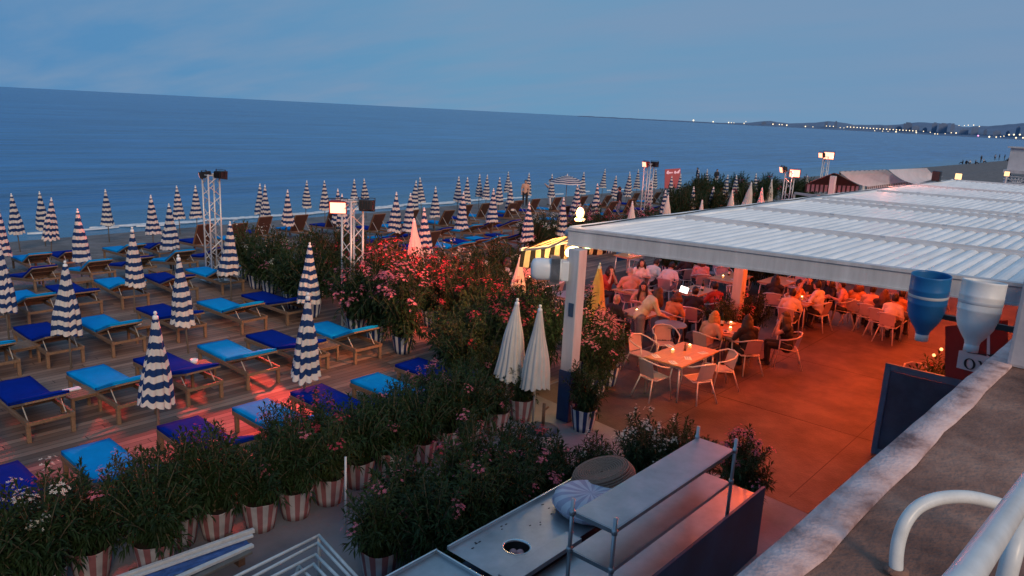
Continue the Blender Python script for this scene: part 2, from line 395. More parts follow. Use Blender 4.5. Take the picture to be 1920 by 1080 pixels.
def sea_mat():
    m = bpy.data.materials.new('sea_water'); m.use_nodes = True
    nt = m.node_tree; n = nt.nodes; b = n['Principled BSDF']; L = nt.links.new
    tc = n.new('ShaderNodeTexCoord')
    mp = n.new('ShaderNodeMapping'); mp.inputs['Scale'].default_value = (.35, 1, 1); mp.inputs['Rotation'].default_value = (0, 0, R(8)); L(tc.outputs['Object'], mp.inputs[0])
    n1 = n.new('ShaderNodeTexNoise'); n1.inputs['Scale'].default_value = .9; n1.inputs['Detail'].default_value = 7; n1.inputs['Roughness'].default_value = .6; L(mp.outputs[0], n1.inputs['Vector'])
    mp2 = n.new('ShaderNodeMapping'); mp2.inputs['Scale'].default_value = (.012, .05, 1); L(tc.outputs['Object'], mp2.inputs[0])
    n2 = n.new('ShaderNodeTexNoise'); n2.inputs['Scale'].default_value = 1; n2.inputs['Detail'].default_value = 5; L(mp2.outputs[0], n2.inputs['Vector'])
    cr = n.new('ShaderNodeValToRGB'); e = cr.color_ramp.elements
    e[0].position = .35; e[0].color = (.012, .118, .325, 1); e[1].position = .65; e[1].color = (.026, .172, .415, 1)
    L(n2.outputs['Fac'], cr.inputs['Fac'])
    mp3 = n.new('ShaderNodeMapping'); mp3.inputs['Scale'].default_value = (.06, .42, 1); mp3.inputs['Rotation'].default_value = (0, 0, R(-12)); L(tc.outputs['Object'], mp3.inputs[0])
    n3 = n.new('ShaderNodeTexNoise'); n3.inputs['Scale'].default_value = 1; n3.inputs['Detail'].default_value = 8; n3.inputs['Roughness'].default_value = .68; L(mp3.outputs[0], n3.inputs['Vector'])
    rp = n.new('ShaderNodeMapRange'); rp.inputs['From Min'].default_value = .35; rp.inputs['From Max'].default_value = .65; rp.inputs['To Min'].default_value = .55; rp.inputs['To Max'].default_value = 1.3; L(n3.outputs['Fac'], rp.inputs['Value'])
    ml = n.new('ShaderNodeMix'); ml.data_type = 'RGBA'; ml.blend_type = 'MULTIPLY'; ml.inputs['Factor'].default_value = 1; L(cr.outputs[0], ml.inputs['A']); L(rp.outputs[0], ml.inputs['B'])
    # shallows near the beach turn greener and paler
    sp = n.new('ShaderNodeSeparateXYZ'); L(tc.outputs['Object'], sp.inputs[0])
    mr = n.new('ShaderNodeMapRange'); mr.inputs['From Min'].default_value = 37; mr.inputs['From Max'].default_value = 50; mr.inputs['To Min'].default_value = .7; mr.inputs['To Max'].default_value = 0; L(sp.outputs['Y'], mr.inputs['Value'])
    mx = n.new('ShaderNodeMix'); mx.data_type = 'RGBA'; L(mr.outputs[0], mx.inputs['Factor']); L(ml.outputs['Result'], mx.inputs['A']); mx.inputs['B'].default_value = (.09, .22, .30, 1)
    L(mx.outputs['Result'], b.inputs['Base Color'])
    b.inputs['Roughness'].default_value = .24; b.inputs['IOR'].default_value = 1.33; b.inputs['Specular IOR Level'].default_value = .5
    bp = n.new('ShaderNodeBump'); bp.inputs['Strength'].default_value = 1; bp.inputs['Distance'].default_value = .34; L(n1.outputs['Fac'], bp.inputs['Height']); L(bp.outputs[0], b.inputs['Normal'])
    return m
MT['sea'] = sea_mat()
sheet('sea', [-30000, -3000, -300, 0, 300, 900, 3000, 30000], [36, 60, 120, 400, 1500, 6000, 40000], lambda x, y: -1.2, MT['sea'])
# breaking wave: broken foam ridges along the waterline
MT['foam'] = mat('sea_foam', (.62, .68, .72), .7, var=.2, vscale=4)
fm = MB(); rf = random.Random(4)
def foam_strip(x0, x1, y0, w, dens):
    x = x0
    while x < x1:
        ln = rf.uniform(.5, 2.2)
        if rf.random() < dens:
            n = 8; top = []; bot = []
            for i in range(n+1):
                xx = x + ln*i/n; k = math.sin(PI*i/n)
                yy = y0 + .5*mnoise.noise((xx*.25, y0, 1)) + .16*mnoise.noise((xx*1.3, y0, 3))
                ww = w*k*(.5 + .8*abs(mnoise.noise((xx*2.1, 5, y0))))
                top.append((xx, yy+ww, -1.12)); bot.append((xx, yy-ww, -1.14))
            mid = [(a[0], (a[1]+b[1])/2, -1.04 - .03*rf.random()) for a, b in zip(top, bot)]
            o = len(fm.v); fm.v += bot + mid + top
            for i in range(n):
                fm.f.append((o+i, o+i+1, o+n+1+i+1, o+n+1+i)); fm.f.append((o+n+1+i, o+n+2+i, o+2*n+3+i, o+2*n+2+i))
        x += ln*rf.uniform(.5, 1.0)
foam_strip(14, 42, 38.6, .32, .95); foam_strip(16, 60, 38.2, .16, .6); foam_strip(-5, 14, 38.3, .1, .3)
o = fm.obj('sea_foam', MT['foam'], smooth=True); tag(o, None, None, kind='stuff')

# far coast: one terrain sheet, haze in its colour, standing beyond the bay
ridge = [(1085,0),(1120,1.2),(1200,1),(1280,2),(1350,1.5),(1400,4),(1425,8),(1440,10),(1460,8),(1480,7),(1505,9),(1530,11),(1555,15),(1580,13),(1605,10),(1640,12),(1680,14),(1715,20),(1750,21),(1785,20),(1800,16),(1830,18),(1860,20),(1900,25),(1925,28),(2000,32),(2200,40),(2400,45)]
def coast_d(px): return 6200 - (px-1085)/835*2600 if px < 1920 else 3600 - (px-1920)*1.6
def coast_pt(px, up, extra=0):
    yh = 162 + .0505*px
    r = ray(px, yh); r.z = 0; r.normalize()
    d = coast_d(px) + extra
    return CAM.xy.to_3d() + r*d + Vector((0, 0, -1.2 + up*d/F*1.0))
mb = MB(); cols = frange(1085, 2400, 110)
def ridge_h(px):
    for (a, ha), (b, hb) in zip(ridge, ridge[1:]):
        if px <= b: return ha + (hb-ha)*(px-a)/(b-a)
    return ridge[-1][1]
for px in cols:
    h = ridge_h(px)*(1 + .10*mnoise.noise((px*.11, 0, 0)) + .06*mnoise.noise((px*.4, 3, 0)))
    mb.v += [tuple(coast_pt(px, -1, 0)), tuple(coast_pt(px, min(2.0, h*.25), 60)), tuple(coast_pt(px, h*.55, 420)), tuple(coast_pt(px, h*.92, 900))]
for i in range(len(cols)-1):
    for j in range(3): mb.f.append((i*4+j, (i+1)*4+j, (i+1)*4+j+1, i*4+j+1))
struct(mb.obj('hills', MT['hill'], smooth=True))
rb = random.Random(11)
bpx = [1432,1450,1470,1512,1548,1566,1598,1618,1636,1652,1668,1684,1700,1716,1733,1750,1766,1784,1806,1826,1846,1868,1888,1906,1921]
for i, px in enumerate(bpx):
    w = rb.uniform(4, 13); hh = ridge_h(px)*rb.uniform(.45, .95)
    p = coast_pt(px, 0, 150); d = coast_d(px)
    t = thing('apartment_building', f'hazy distant apartment block across the bay, {ORD[i]} from left among the skyline blocks', 'building', (p.x, p.y, -1.2), math.atan2(p.y, p.x), 'buildings across the bay')
    W = w*d/F; Z = max(6, hh*d/F)
    m_ = MT['far_wall'] if rb.random() < .5 else MT['far_wall2']
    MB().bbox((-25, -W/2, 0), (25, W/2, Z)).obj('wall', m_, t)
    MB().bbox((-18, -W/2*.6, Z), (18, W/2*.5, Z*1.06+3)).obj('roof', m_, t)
lamps = [(1300,3.5,1.6),(1337,3,1.3),(1366,3,1.2),(1371,3,.8),(1376,3,.7),(1395,3,1),(1398,6,.7),(1449,4,1.3),(1461,4,1),(1466,4,1),(1475,3.5,1.3),(1510,3,1.2),(1524,3,.8)]
lamps += [(1549+ k*6.5, 5.5, .9) for k in range(3)] + [(1575,4,.8),(1582,4,.7)] + [(1588 + k*6.15, 5.8 - k*.04, 1.0) for k in range(22)]
lamps += [(1680,2,1.3),(1718,2.5,1.2),(1731,5,.9),(1744,4,.8),(1753,2,1),(1758,2,.9),(1772,3,.7),(1783,5,.9),(1792,5,1.2),(1795,17,.6),(1805,17,.7),(1812,18,.8),(1822,18.5,.9),(1833,17,.8),(1855,1.8,1.5),(1868,2,1.1),(1876,3,.8),(1882,4,.8),(1891,6.5,1.3),(1900,7,1.4),(1911,7.5,1.4),(1905,2.5,1.4),(1918,3,1.3),(1640,2,.8),(1655,2,.8),(1665,2,.7)]
for i, (px, up, s) in enumerate(sorted(lamps)):
    d = coast_d(px) - 20; p = coast_pt(px, up, -20)
    t = thing('street_lamp', 'small warm light glowing on the far shore across the bay', 'street lamp', (p.x, p.y, -1.2), 0, 'lights along the far shore')
    MB().ball((0, 0, p.z+1.2), s*.85*d/F, 8, 6).obj('lamp_globe', MT['far_lamp'], t, smooth=True)
    MB().tube([(0, 0, 0), (0, 0, p.z+1.0)], .25, 5).obj('pole', MT['hill'], t)
p = coast_pt(1834, 3, -30)
t = thing('beacon', 'tiny pink light low on the far shoreline', 'beacon', (p.x, p.y, -1.2))
MB().ball((0, 0, 7), 3.2, 8, 6).obj('lamp_globe', MT['far_lamp_pink'], t); MB().tube([(0, 0, 0), (0, 0, 6)], .3, 5).obj('pole', MT['hill'], t)
# breakwater on the horizon
mb = MB()
for k in range(30):
    px = 1095 + k*11; q = coast_pt(px, 0, 40)
    mb.ball((q.x, q.y, -1.2), (60, 60, 7 + 3*mnoise.noise((k*.7, 0, 0))), 7, 5)
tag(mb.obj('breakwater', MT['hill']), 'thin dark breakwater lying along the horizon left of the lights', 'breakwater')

# retaining wall, parapet, coping
def cop(x): return .66 + .07*math.sin((x-1)*.55) * .6
def lerp_t(tb, x):
    for (a, u), (b, v) in zip(tb, tb[1:]):
        if x <= b: return u + (v-u)*max(0, x-a)/(b-a)
    return tb[-1][1]
def edge_pts(px):
    q = [at(x, y, 4.0) for x, y in px]; a, b = q[0], q[-1]
    k = (b.y-a.y)/(b.x-a.x)
    return [(-3, a.y + (-3-a.x)*k)] + [(p.x, .35*p.y + .65*(a.y + (p.x-a.x)*k)) for p in q] + [(6.6, a.y + (6.6-a.x)*k)]
C_OUT = edge_pts([(1366, 1080), (1500, 965), (1631, 854), (1745, 757), (1840, 679), (1874, 649)])
C_IN = edge_pts([(1499, 1080), (1600, 981), (1699, 884), (1832, 747), (1917, 666)])
xs = frange(-3, 6.6, 60)
mb = MB()
for x in xs:
    j = .008*mnoise.noise((x*4, 1, 0)) + lerp_t(C_OUT, x) - .80; k = .010*mnoise.noise((x*2.3, 7, 0)) + .012*mnoise.noise((x*9, 2, 0)) + lerp_t(C_IN, x) - .60
    mb.v += [(x, .80+j-.02, 3.86), (x, .80+j, 3.97), (x, .785+j, 3.998), (x, .60+k, 4.004), (x, .595+k, 3.992)]
for i in range(len(xs)-1):
    for j in range(4): mb.f.append((i*5+j, i*5+j+1, (i+1)*5+j+1, (i+1)*5+j))
wall = thing('parapet_wall', 'weathered promenade parapet with pale painted edge and dark worn top', 'wall')
mb.obj('coping', MT['coping'], wall, smooth=True)
mb = MB()
for x in xs:
    e_ = min(lerp_t(C_IN, x) + .06, lerp_t(C_OUT, x) - .04)
    mb.v += [(x, -.9, 3.5), (x, -.9, 3.99)] + [(x, -.9 + (e_+.9)*q/6, 3.99 + .003*mnoise.noise((x*3, q*.8, 4))) for q in range(1, 7)] + [(x, e_, 3.6)]
for i in range(len(xs)-1):
    for j in range(8): mb.f.append((i*9+j+1, i*9+j, (i+1)*9+j, (i+1)*9+j+1))
mb.obj('parapet_top', MT['parapet'], wall, smooth=False)
MB().bbox((-8, .3, -.1), (3.6, .755, 3.86)).bbox((3.6, .25, -.1), (60, .572, 3.86)).obj('wall_face', MT['concrete_wall'], wall)
sheet('promenade', [-30, 60], [-30, -.9], lambda x, y: 3.5, MT['parapet'])

# ------------------------------------------------------------------ people (built before the rest: each body is remeshed into one surface)
def sweep(mb, pts, rs, flat=None):
    """closed rounded tube"""
    pts = [Vector(p) for p in pts]
    d0 = (pts[0]-pts[1]).normalized(); d1 = (pts[-1]-pts[-2]).normalized()
    P = [pts[0]+d0*rs[0]*.95, pts[0]+d0*rs[0]*.6] + pts + [pts[-1]+d1*rs[-1]*.6, pts[-1]+d1*rs[-1]*.95]
    Q = [rs[0]*.3, rs[0]*.8] + list(rs) + [rs[-1]*.8, rs[-1]*.3]
    mb.tube(P, Q, 12)
def seg_d(p, a, b):
    ab = b-a; t = max(0, min(1, (p-a).dot(ab)/max(1e-9, ab.dot(ab))))
    return (p-(a+ab*t)).length
PEOPLE = []
def person(label, loc, rz, pose='sit', arms='table', lean=0, top='shirt_white', bottom='shirt_dark', hair='hair_dark', hairlen=0, sleeve=1, look=0, nod=0, scale=1.0, skirt=False, group=None, stride=0, z=None, bald=False):
    PEOPLE.append(dict(label=label, loc=loc, rz=rz, pose=pose, arms=arms, lean=lean, top=top, bottom=bottom, hair=hair, hairlen=hairlen, sleeve=sleeve, look=look, nod=nod, scale=scale, group=group, stride=stride, bald=bald))
def build_people():
    temps = []
    for P in PEOPLE:
        J = {}
        V = Vector
        sit = P['pose'] == 'sit'; ground_sit = P['pose'] == 'floor'
        pz = .50 if sit else (.13 if ground_sit else .94)
        J['pelvis'] = V((0, 0, pz))
        ln = Matrix.Rotation(-R(P['lean']), 4, 'X')
        def T(x, y, z): return J['pelvis'] + ln @ V((x, y, z))
        J['waist'] = T(0, .01, .18); J['chest'] = T(0, -.0, .36); J['neck'] = T(0, .0, .50)
        hd = ln @ Matrix.Rotation(R(P['lean']*.55) - R(P['nod']), 4, 'X') @ Matrix.Rotation(R(P['look']), 4, 'Z')
        J['headbase'] = T(0, .02, .56)
        hc = J['headbase'] + (hd @ V((0, .015, .11)))
        J['head'] = hc
        for s, k in ((-1, 'l'), (1, 'r')):
            J['sh'+k] = T(s*.18, 0, .44); J['hip'+k] = J['pelvis'] + V((s*.095, 0, -.02))
            if sit:
                J['kn'+k] = V((s*.13, .43, pz+.01)); J['an'+k] = V((s*.12, .40, .09)); J['to'+k] = V((s*.13, .55, .04))
            elif ground_sit:
                J['kn'+k] = V((s*.2, .34, .40)); J['an'+k] = V((s*.16, .62, .08)); J['to'+k] = V((s*.17, .76, .06))
            else:
                st = P['stride']*s
                J['kn'+k] = V((s*.10, .03+st*.5, .50)); J['an'+k] = V((s*.10, -.02+st, .09)); J['to'+k] = V((s*.11, .14+st, .04))
            a = P['arms']
            if a == 'mix': a = 'table' if s < 0 else 'raise'
            sh = J['sh'+k]
            if a == 'table': el, wr = V((s*.27, .13, pz+.24)), V((s*.10, .36, pz+.29))
            elif a == 'phone': el, wr = V((s*.24, .12, pz+.22)), V((s*.05, .34, pz+.42))
            elif a == 'raise': el, wr = sh + V((s*.12, .20, .06)), sh + V((s*.02, .26, .31))
            elif a == 'chin': el, wr = V((s*.14, .28, pz+.27)), hc + V((s*.05, .11, -.15))
            elif a == 'reach': el, wr = sh + V((s*.05, .10, -.26)), sh + V((s*-.03, .33, -.36))
            elif a == 'down': el, wr = sh + V((s*.06, -.02, -.28)), sh + V((s*.05, .07, -.53))
            elif a == 'lap': el, wr = sh + V((s*.07, .02, -.27)), V((s*.10, .22, pz+.12))
            J['el'+k], J['wr'+k] = el, wr
        mb = MB()
        sweep(mb, [J['pelvis']+V((0, 0, -.04)), J['waist'], J['chest'], T(0, 0, .43)], [.135, .118, .135, .10])
        sweep(mb, [J['hipl'], J['hipr']], [.105, .105])
        sweep(mb, [J['shl'], T(-.09, 0, .46), T(.09, 0, .46), J['shr']], [.062, .075, .075, .062])
        sweep(mb, [T(-.07, 0, .30), T(.07, 0, .30)], [.11, .11])
        sweep(mb, [J['neck'], J['headbase'], hc + (hd @ V((0, -.01, -.06)))], [.056, .052, .055])
        def hv(x, y, z): return hc + (hd @ V((x, y, z)))
        hb = MB(); hb.ball((0, 0, 0), (.076, .097, .112), 14, 10); hb.ball((0, .035, -.065), (.055, .062, .062), 10, 8)
        hb.tube([(0, .085, .03), (0, .112, -.012), (0, .09, -.022)], [.008, .016, .012], 6)
        for s in (-1, 1): hb.ball((s*.076, -.005, -.005), (.013, .024, .034), 6, 5)
        mb.add([hc + (hd @ V(v)) for v in hb.v], hb.f)
        for k in 'lr':
            sweep(mb, [J['sh'+k], (J['sh'+k]+J['el'+k])/2, J['el'+k]], [.052, .048, .040])
            sweep(mb, [J['el'+k], J['el'+k].lerp(J['wr'+k], .35), J['wr'+k]], [.040, .040, .027])
            sweep(mb, [J['hip'+k], J['hip'+k].lerp(J['kn'+k], .5), J['kn'+k]], [.092, .078, .058])
            sweep(mb, [J['kn'+k], J['kn'+k].lerp(J['an'+k], .35), J['an'+k]], [.057, .055, .036])
            sweep(mb, [J['an'+k]+V((0, -.03, -.02)), J['to'+k]], [.040, .034])
            d = (J['wr'+k]-J['el'+k]).normalized()
            sweep(mb, [J['wr'+k], J['wr'+k]+d*.07], [.026, .033])
        me = mb.mesh('tmp'); ob = bpy.data.objects.new('tmp', me); COL.objects.link(ob)
        md = ob.modifiers.new('r', 'REMESH'); md.mode = 'VOXEL'; md.voxel_size = .017; md.use_smooth_shade = True
        m2 = ob.modifiers.new('s', 'SMOOTH'); m2.iterations = 4; m2.factor = .5
        temps.append((P, J, hd, hc, ob))
    dg = bpy.context.evaluated_depsgraph_get()
    for P, J, hd, hc, ob in temps:
        src = bpy.data.meshes.new_from_object(ob.evaluated_get(dg))
        V = Vector
        legs = [(J['hip'+k], J['kn'+k]) for k in 'lr'] + [(J['kn'+k], J['an'+k]) for k in 'lr']
        feet = [(J['an'+k]+V((0, -.03, -.03)), J['to'+k]) for k in 'lr']
        tors = [(J['pelvis']+V((0,0,.06)), J['chest']), (J['shl'], J['shr']), (J['chest'], J['neck'].lerp(J['chest'], .25))]
        upper = [(J['sh'+k], J['el'+k]) for k in 'lr']; fore = [(J['el'+k], J['wr'+k]) for k in 'lr']
        hand = [(J['wr'+k].lerp(J['el'+k], .12), J['wr'+k] + (J['wr'+k]-J['el'+k]).normalized()*.08) for k in 'lr']
        headn = [(J['neck'], hc)]
        bones = [('t', tors, .13), ('u', upper, .05), ('f', fore, .036), ('h', hand, .03), ('l', legs, .07), ('o', feet, .04), ('n', headn, .085)]
        vs = [v.co.copy() for v in src.vertices]; ns = [v.normal.copy() for v in src.vertices]
        reg = []
        for p in vs:
            reg.append(min(((min(seg_d(p, a, b) for a, b in bb) - r, nm) for nm, bb, r in bones))[1])
        faces = [tuple(q.vertices) for q in src.polygons]
        mbo = MB(); mbo.v = [tuple(v) for v in vs]; mbo.f = list(faces); nb = len(faces)
        # hands: five unequal bent fingers each
        for s, k in ((-1, 'l'), (1, 'r')):
            d = (J['wr'+k]-J['el'+k]).normalized(); side = d.cross(V((0, 0, 1)))
            if side.length < .1: side = V((1, 0, 0))
            side.normalize(); dn = d.cross(side).normalized()
            if dn.z > 0: dn = -dn
            pc = J['wr'+k] + d*.075
            for q, lf in enumerate((.062, .074, .068, .052)):
                b0 = pc + side*((q-1.5)*.019)
                mbo.tube([b0, b0+d*lf*.5+dn*.006, b0+d*lf*.85+dn*.026, b0+d*lf*.8+dn*.045], [.0095, .009, .008, .006], 6)
            tb = J['wr'+k] + d*.03 + side*(-s*.028)
            mbo.tube([tb, tb+d*.028+side*(-s*.022)+dn*.01, tb+d*.055+side*(-s*.026)+dn*.02], [.011, .010, .007], 6)
        nskin = len(mbo.f)
        for s in (-1, 1):
            c = hc + (hd @ V((s*.030, .083, .022))); mbo.ball(tuple(c), (.011, .011, .008), 6, 5)
        neye = len(mbo.f)
        c = hc + (hd @ V((0, .094, -.058))); mbo.ball(tuple(c), (.022, .010, .008), 8, 5)
        me = mbo.mesh('person', None, smooth=True)
        for m_ in ('skin', P['bottom'], 'shoe', 'eye', 'mouth'): me.materials.append(MT[m_])
        mi = []
        for i, f in enumerate(mbo.f):
            if i < nb: mi.append({'l': 1, 'o': 2}.get(reg[f[0]], 0))
            elif i < nskin: mi.append(0)
            elif i < neye: mi.append(3)
            else: mi.append(4)
        me.polygons.foreach_set('material_index', mi)
        body = link('person', me, None, P['loc'], (0, 0, P['rz'])); body.scale = [P['scale']]*3
        tag(body, P['label'], 'person', P['group'])
        # clothing: shells that follow the body
        def shell(name, keep, off, m_):
            used = {}; mbs = MB()
            for f in faces:
                if all(keep(i) for i in f):
                    ids = []
                    for i in f:
                        if i not in used:
                            used[i] = len(mbs.v); wv = .003*mnoise.noise(vs[i]*22) + .003*mnoise.noise(vs[i]*9)
                            mbs.v.append(tuple(vs[i] + ns[i]*(off + wv)))
                        ids.append(used[i])
                    mbs.f.append(tuple(ids))
            if mbs.f: mbs.obj(name, MT[m_], body, smooth=True)
        sl = 'tuf' if P['sleeve'] == 2 else ('tu' if P['sleeve'] == 1 else 't')
        shell('shirt', lambda i: reg[i] in sl, .013, P['top'])
        shell('trousers', lambda i: reg[i] == 'l', .010, P['bottom'])
        # hair
        if not P['bald']:
            hm = MB(); rr = random.Random(len(P['label'])*13)
            pts = []
            n, m = 18, 12
            for i in range(m+1):
                el = PI/2 - i/m*PI*.72
                for k in range(n):
                    a = 2*PI*k/n
                    x, y, z = math.cos(el)*math.cos(a), math.cos(el)*math.sin(a), math.sin(el)
                    lim = .30 if y > .25 else -1
                    front = max(0, y)
                    zz = max(z, .34*front*2 - .1) if y > .2 else z
                    sc_ = 1 + .05*mnoise.noise((x*5, y*5, z*5))
                    v = V((x*.086*sc_, (y*.104-.006)*sc_, zz*.124*sc_+.004))
                    hm.v.append(tuple(hc + (hd @ v)))
            for i in range(m):
                for k in range(n): hm.f.append((i*n+k, (i+1)*n+k, (i+1)*n+(k+1) % n, i*n+(k+1) % n))
            if P['hairlen']:
                L_ = P['hairlen']; down = V((0, 0, -1))
                for q in range(15):
                    u = -1 + 2*q/14; a = u*1.9
                    st = hc + (hd @ V((math.sin(a)*.080, -math.cos(a)*.090, .02)))
                    out = (hd @ V((math.sin(a)*.35, -math.cos(a)*.55, 0)))
                    e1 = st + out*.05 + down*L_*.4; e2 = st + out*.11 + down*L_*(.75 + .1*rr.random()); e3 = st + out*.09 + down*L_*(.95 + .12*rr.random())
                    if P['lean'] > 30:
                        fwd = ln_dir(P['lean']); e1 += fwd*.02; e2 += fwd*.03
                    hm.tube([st, e1, e2, e3], [.030, .034, .028, .012], 7)
            hm.obj('hair', MT[P['hair']], body, smooth=True)
        bpy.data.objects.remove(ob, do_unlink=True); bpy.data.meshes.remove(src)
def ln_dir(l): return Vector((0, math.sin(R(l)), math.cos(R(l))))
def face_to(p, q): return math.atan2(q[1]-p[1], q[0]-p[0]) - PI/2
def seat(px, py, z=1.22, dz=0):
    p = at(px, py, z); return (p.x, p.y, dz)

# ------------------------------------------------------------------ parasols
def canopy_mesh(seed, L=1.36, rb_=.245, stripes=7, m=None, npl=11, tight=1.0):
    r = random.Random(seed); n = npl*6; rows = 30
    mb = MB(); uv = []
    ph = [r.uniform(-.35, .35) for _ in range(npl)]; am = [r.uniform(.6, 1.35) for _ in range(npl)]
    sag = [r.gauss(.004, .014) for _ in range(npl)]; sk = r.uniform(-.05, .05); sk2 = r.uniform(-.05, .05)
    for i in range(rows+1):
        t = i/rows
        base = (.030 + (rb_-.03)*(t**.92))*(1 + .05*math.sin(t*9 + seed))
        for k in range(n):
            a = 2*PI*k/n; q = int(k/6) % npl; u = (k % 6)/6
            lobe = math.sin(PI*u)                      # bulge between two ribs
            f = 1 + (.20*am[q]*lobe - .10)*min(1, t*2.2)*tight
            rr = base*f*(1 + .10*mnoise.noise((math.cos(a)*1.2, math.sin(a)*1.2, t*2.5 + seed*3.1))*t)
            aa = a + ph[q]*.25*t*lobe
            hem = (-.035*lobe*am[q] + .03*math.sin(a*2+seed))*t**6
            z = -t*L + hem
            mb.v.append((rr*math.cos(aa) + sk*t*t, rr*math.sin(aa) + sk2*t*t, z))
            uv.append((u, t*stripes + (lobe-.5)*sag[q]*stripes*1.6*t + .13*mnoise.noise((math.cos(a)*1.5, math.sin(a)*1.5, t*3 + seed*7.3)) + .05*mnoise.noise((a*3, t*9, seed))))
    for i in range(rows):
        for k in range(n): mb.f.append((i*n+k, (i+1)*n+k, (i+1)*n+(k+1) % n, i*n+(k+1) % n))
    me = mb.mesh('canopy', m, smooth=True)
    l = me.uv_layers.new(name='fab')
    for lp in me.loops: l.data[lp.index].uv = uv[lp.vertex_index]
    return me
def finial_mesh():
    return MB().lathe([(.0, .085), (.018, .08), (.026, .062), (.024, .045), (.014, .03), (.020, .022), (.036, .012), (.042, -.01), (.044, -.05), (.03, -.052)], 12).mesh('finial', MT['finial'], smooth=True)
FIN = finial_mesh()
POLE = MB().tube([(0, 0, -.25), (0, 0, 2.10)], .019, 8).mesh('pole', MT['pole'], smooth=True)
WPOLE = MB().tube([(0, 0, -.1), (0, 0, 2.10)], .019, 8).mesh('pole', MT['white_metal'], smooth=True)
CAN = [canopy_mesh(s, rb_=.255, m=MT['canopy'], tight=(.8, 1.2, 1.0, 1.4, .7, 1.1)[s % 6]) for s in range(1, 9)] + [canopy_mesh(9, rb_=.24, m=MT['canopy'])]
WCAN = [canopy_mesh(s, L=1.34, rb_=.262, m=MT['canopy_white'], npl=13, tight=1.0) for s in (21, 22, 23)]
YCAN = canopy_mesh(31, L=1.30, rb_=.28, m=MT['canopy_yellow'], npl=8, tight=.7)
TIP = 2.15
def make_umbrella(px, py, name, label, group, cans, pole=POLE, seed=0):
    r = random.Random(seed*31+5)
    p = on_ground(px, py, TIP)
    t = thing(name, label, 'umbrella', p, r.uniform(0, 6.3), group)
    t.rotation_euler = (r.gauss(0, .028), r.gauss(0, .028), r.uniform(0, 6.3))
    c = link('canopy', cans[seed % len(cans)], t, (0, 0, TIP-.07)); k = r.uniform(.92, 1.06); c.scale = (k, k, r.uniform(.96, 1.05)); c.rotation_euler = (0, 0, r.uniform(0, 6))
    link('finial', FIN, t, (0, 0, TIP-.08)); link('pole', pole, t)
    return t
UM = '''27,362 76,357 86,370 143,391 198,354 282,365 319,380 333,347 366,347 242,425 -2,455 116,489 344,475 428,415 282,584 484,344 495,346 535,355 572,337 609,338 633,354 643,363 664,335 687,334 742,360 767,362 775,338 792,332 817,350 800,389 576,455 566,548 859,330 866,359 876,332 900,326 913,327 927,353 937,332 954,321 959,341 992,379 992,324 1037,326 1058,370 1093,322 1086,345 1122,344 1132,316 1153,329 1177,326 1182,322 1197,317 1231,316 1221,337 1248,356 1259,330 1275,326 1309,318 1326,317 1302,350 1336,350 1361,327 1384,328 1418,325 -6,388'''
ums = [tuple(map(float, s.split(','))) for s in UM.split()]
bins = [(12.7, 'row along the hedge'), (16.9, 'second row from the hedge'), (20.2, 'third row from the hedge'), (24.6, 'fourth row from the hedge'), (28.6, 'fifth row from the hedge'), (999, 'row nearest the sea')]
by = {}
for u in ums:
    y = on_ground(u[0], u[1], TIP).y
    by.setdefault(next(n for b, n in bins if y < b), []).append(u)
i = 0
for rn, us in by.items():
    for k, u in enumerate(sorted(us)):
        make_umbrella(u[0], u[1], 'beach_umbrella', f'closed navy and white striped parasol, {ORD[k]} from left in the {rn}', 'closed striped parasols in rows', CAN, seed=i); i += 1
WU = [(783,409,'closed white parasol glowing peach above the red oleanders beyond the truss tower'), (973,475,'closed pinkish white parasol hanging in front of the yellow striped awning'), (955,560,'taller pleated white parasol closed, left one of the front pair by the pillar'), (1012,570,'smoother white parasol closed, right one of the front pair by the pillar'),
 (1188,377,'small closed white parasol just past the glowing pergola corner lamp'), (1252,365,'closed white parasol touching a striped one at the roof edge right of the third tower'), (1316,375,'low closed white parasol barely rising above the pergola edge between two striped ones'), (1373,356,'closed white parasol fourth along the pergola edge from the corner lamp'), (1405,341,'closed rosy white parasol just left of the twin white ones'), (1430,351,'closed white parasol, left and lower of the twin ones by the lit tower'), (1447,336,'closed rosy white parasol, right and taller of the twin ones by the lit tower'), (1516,329,'closed white parasol under the brown awning beyond the lit tower'), (1617,342,'closed white parasol at the end of the striped awning valance')]
for k, (x, y, lb) in enumerate(WU):
    make_umbrella(x, y, 'white_umbrella', lb, 'closed white parasols', WCAN, WPOLE, seed=k)
make_umbrella(1124, 492, 'yellow_umbrella', 'closed yellow parasol lit from above beside the white pergola pillar', None, [YCAN], WPOLE, 3)
# one open striped parasol by the water
p = on_ground(1064, 326, 2.35)
t = thing('open_umbrella', 'open navy and white striped parasol near the water', 'umbrella', p)
mb = MB(); uv = []
for i in range(13):
    q = i/12
    for k in range(32):
        a = 2*PI*k/32; sc_ = 1 - .06*abs(math.sin(4*a))
        mb.v.append((1.15*q*sc_*math.cos(a), 1.15*q*sc_*math.sin(a), -.42*q**1.6 + (-.02*abs(math.cos(4*a))*q))); uv.append((0, q*6))
for i in range(12):
    for k in range(32): mb.f.append((i*32+k, (i+1)*32+k, (i+1)*32+(k+1) % 32, i*32+(k+1) % 32))
me = mb.mesh('canopy', MT['canopy'], smooth=True); l = me.uv_layers.new(name='fab')
for lp in me.loops: l.data[lp.index].uv = uv[lp.vertex_index]
link('canopy', me, t, (0, 0, 2.25)); link('finial', FIN, t, (0, 0, 2.27)); MB().tube([(0, 0, -.2), (0, 0, 2.25)], .02).obj('pole', MT['pole'], t)
for k in range(8):
    a = k*PI/4; MB().tube([(0, 0, 2.22), (1.08*math.cos(a), 1.08*math.sin(a), 1.82)], .008, 5).obj('rib', MT['pole'], t)

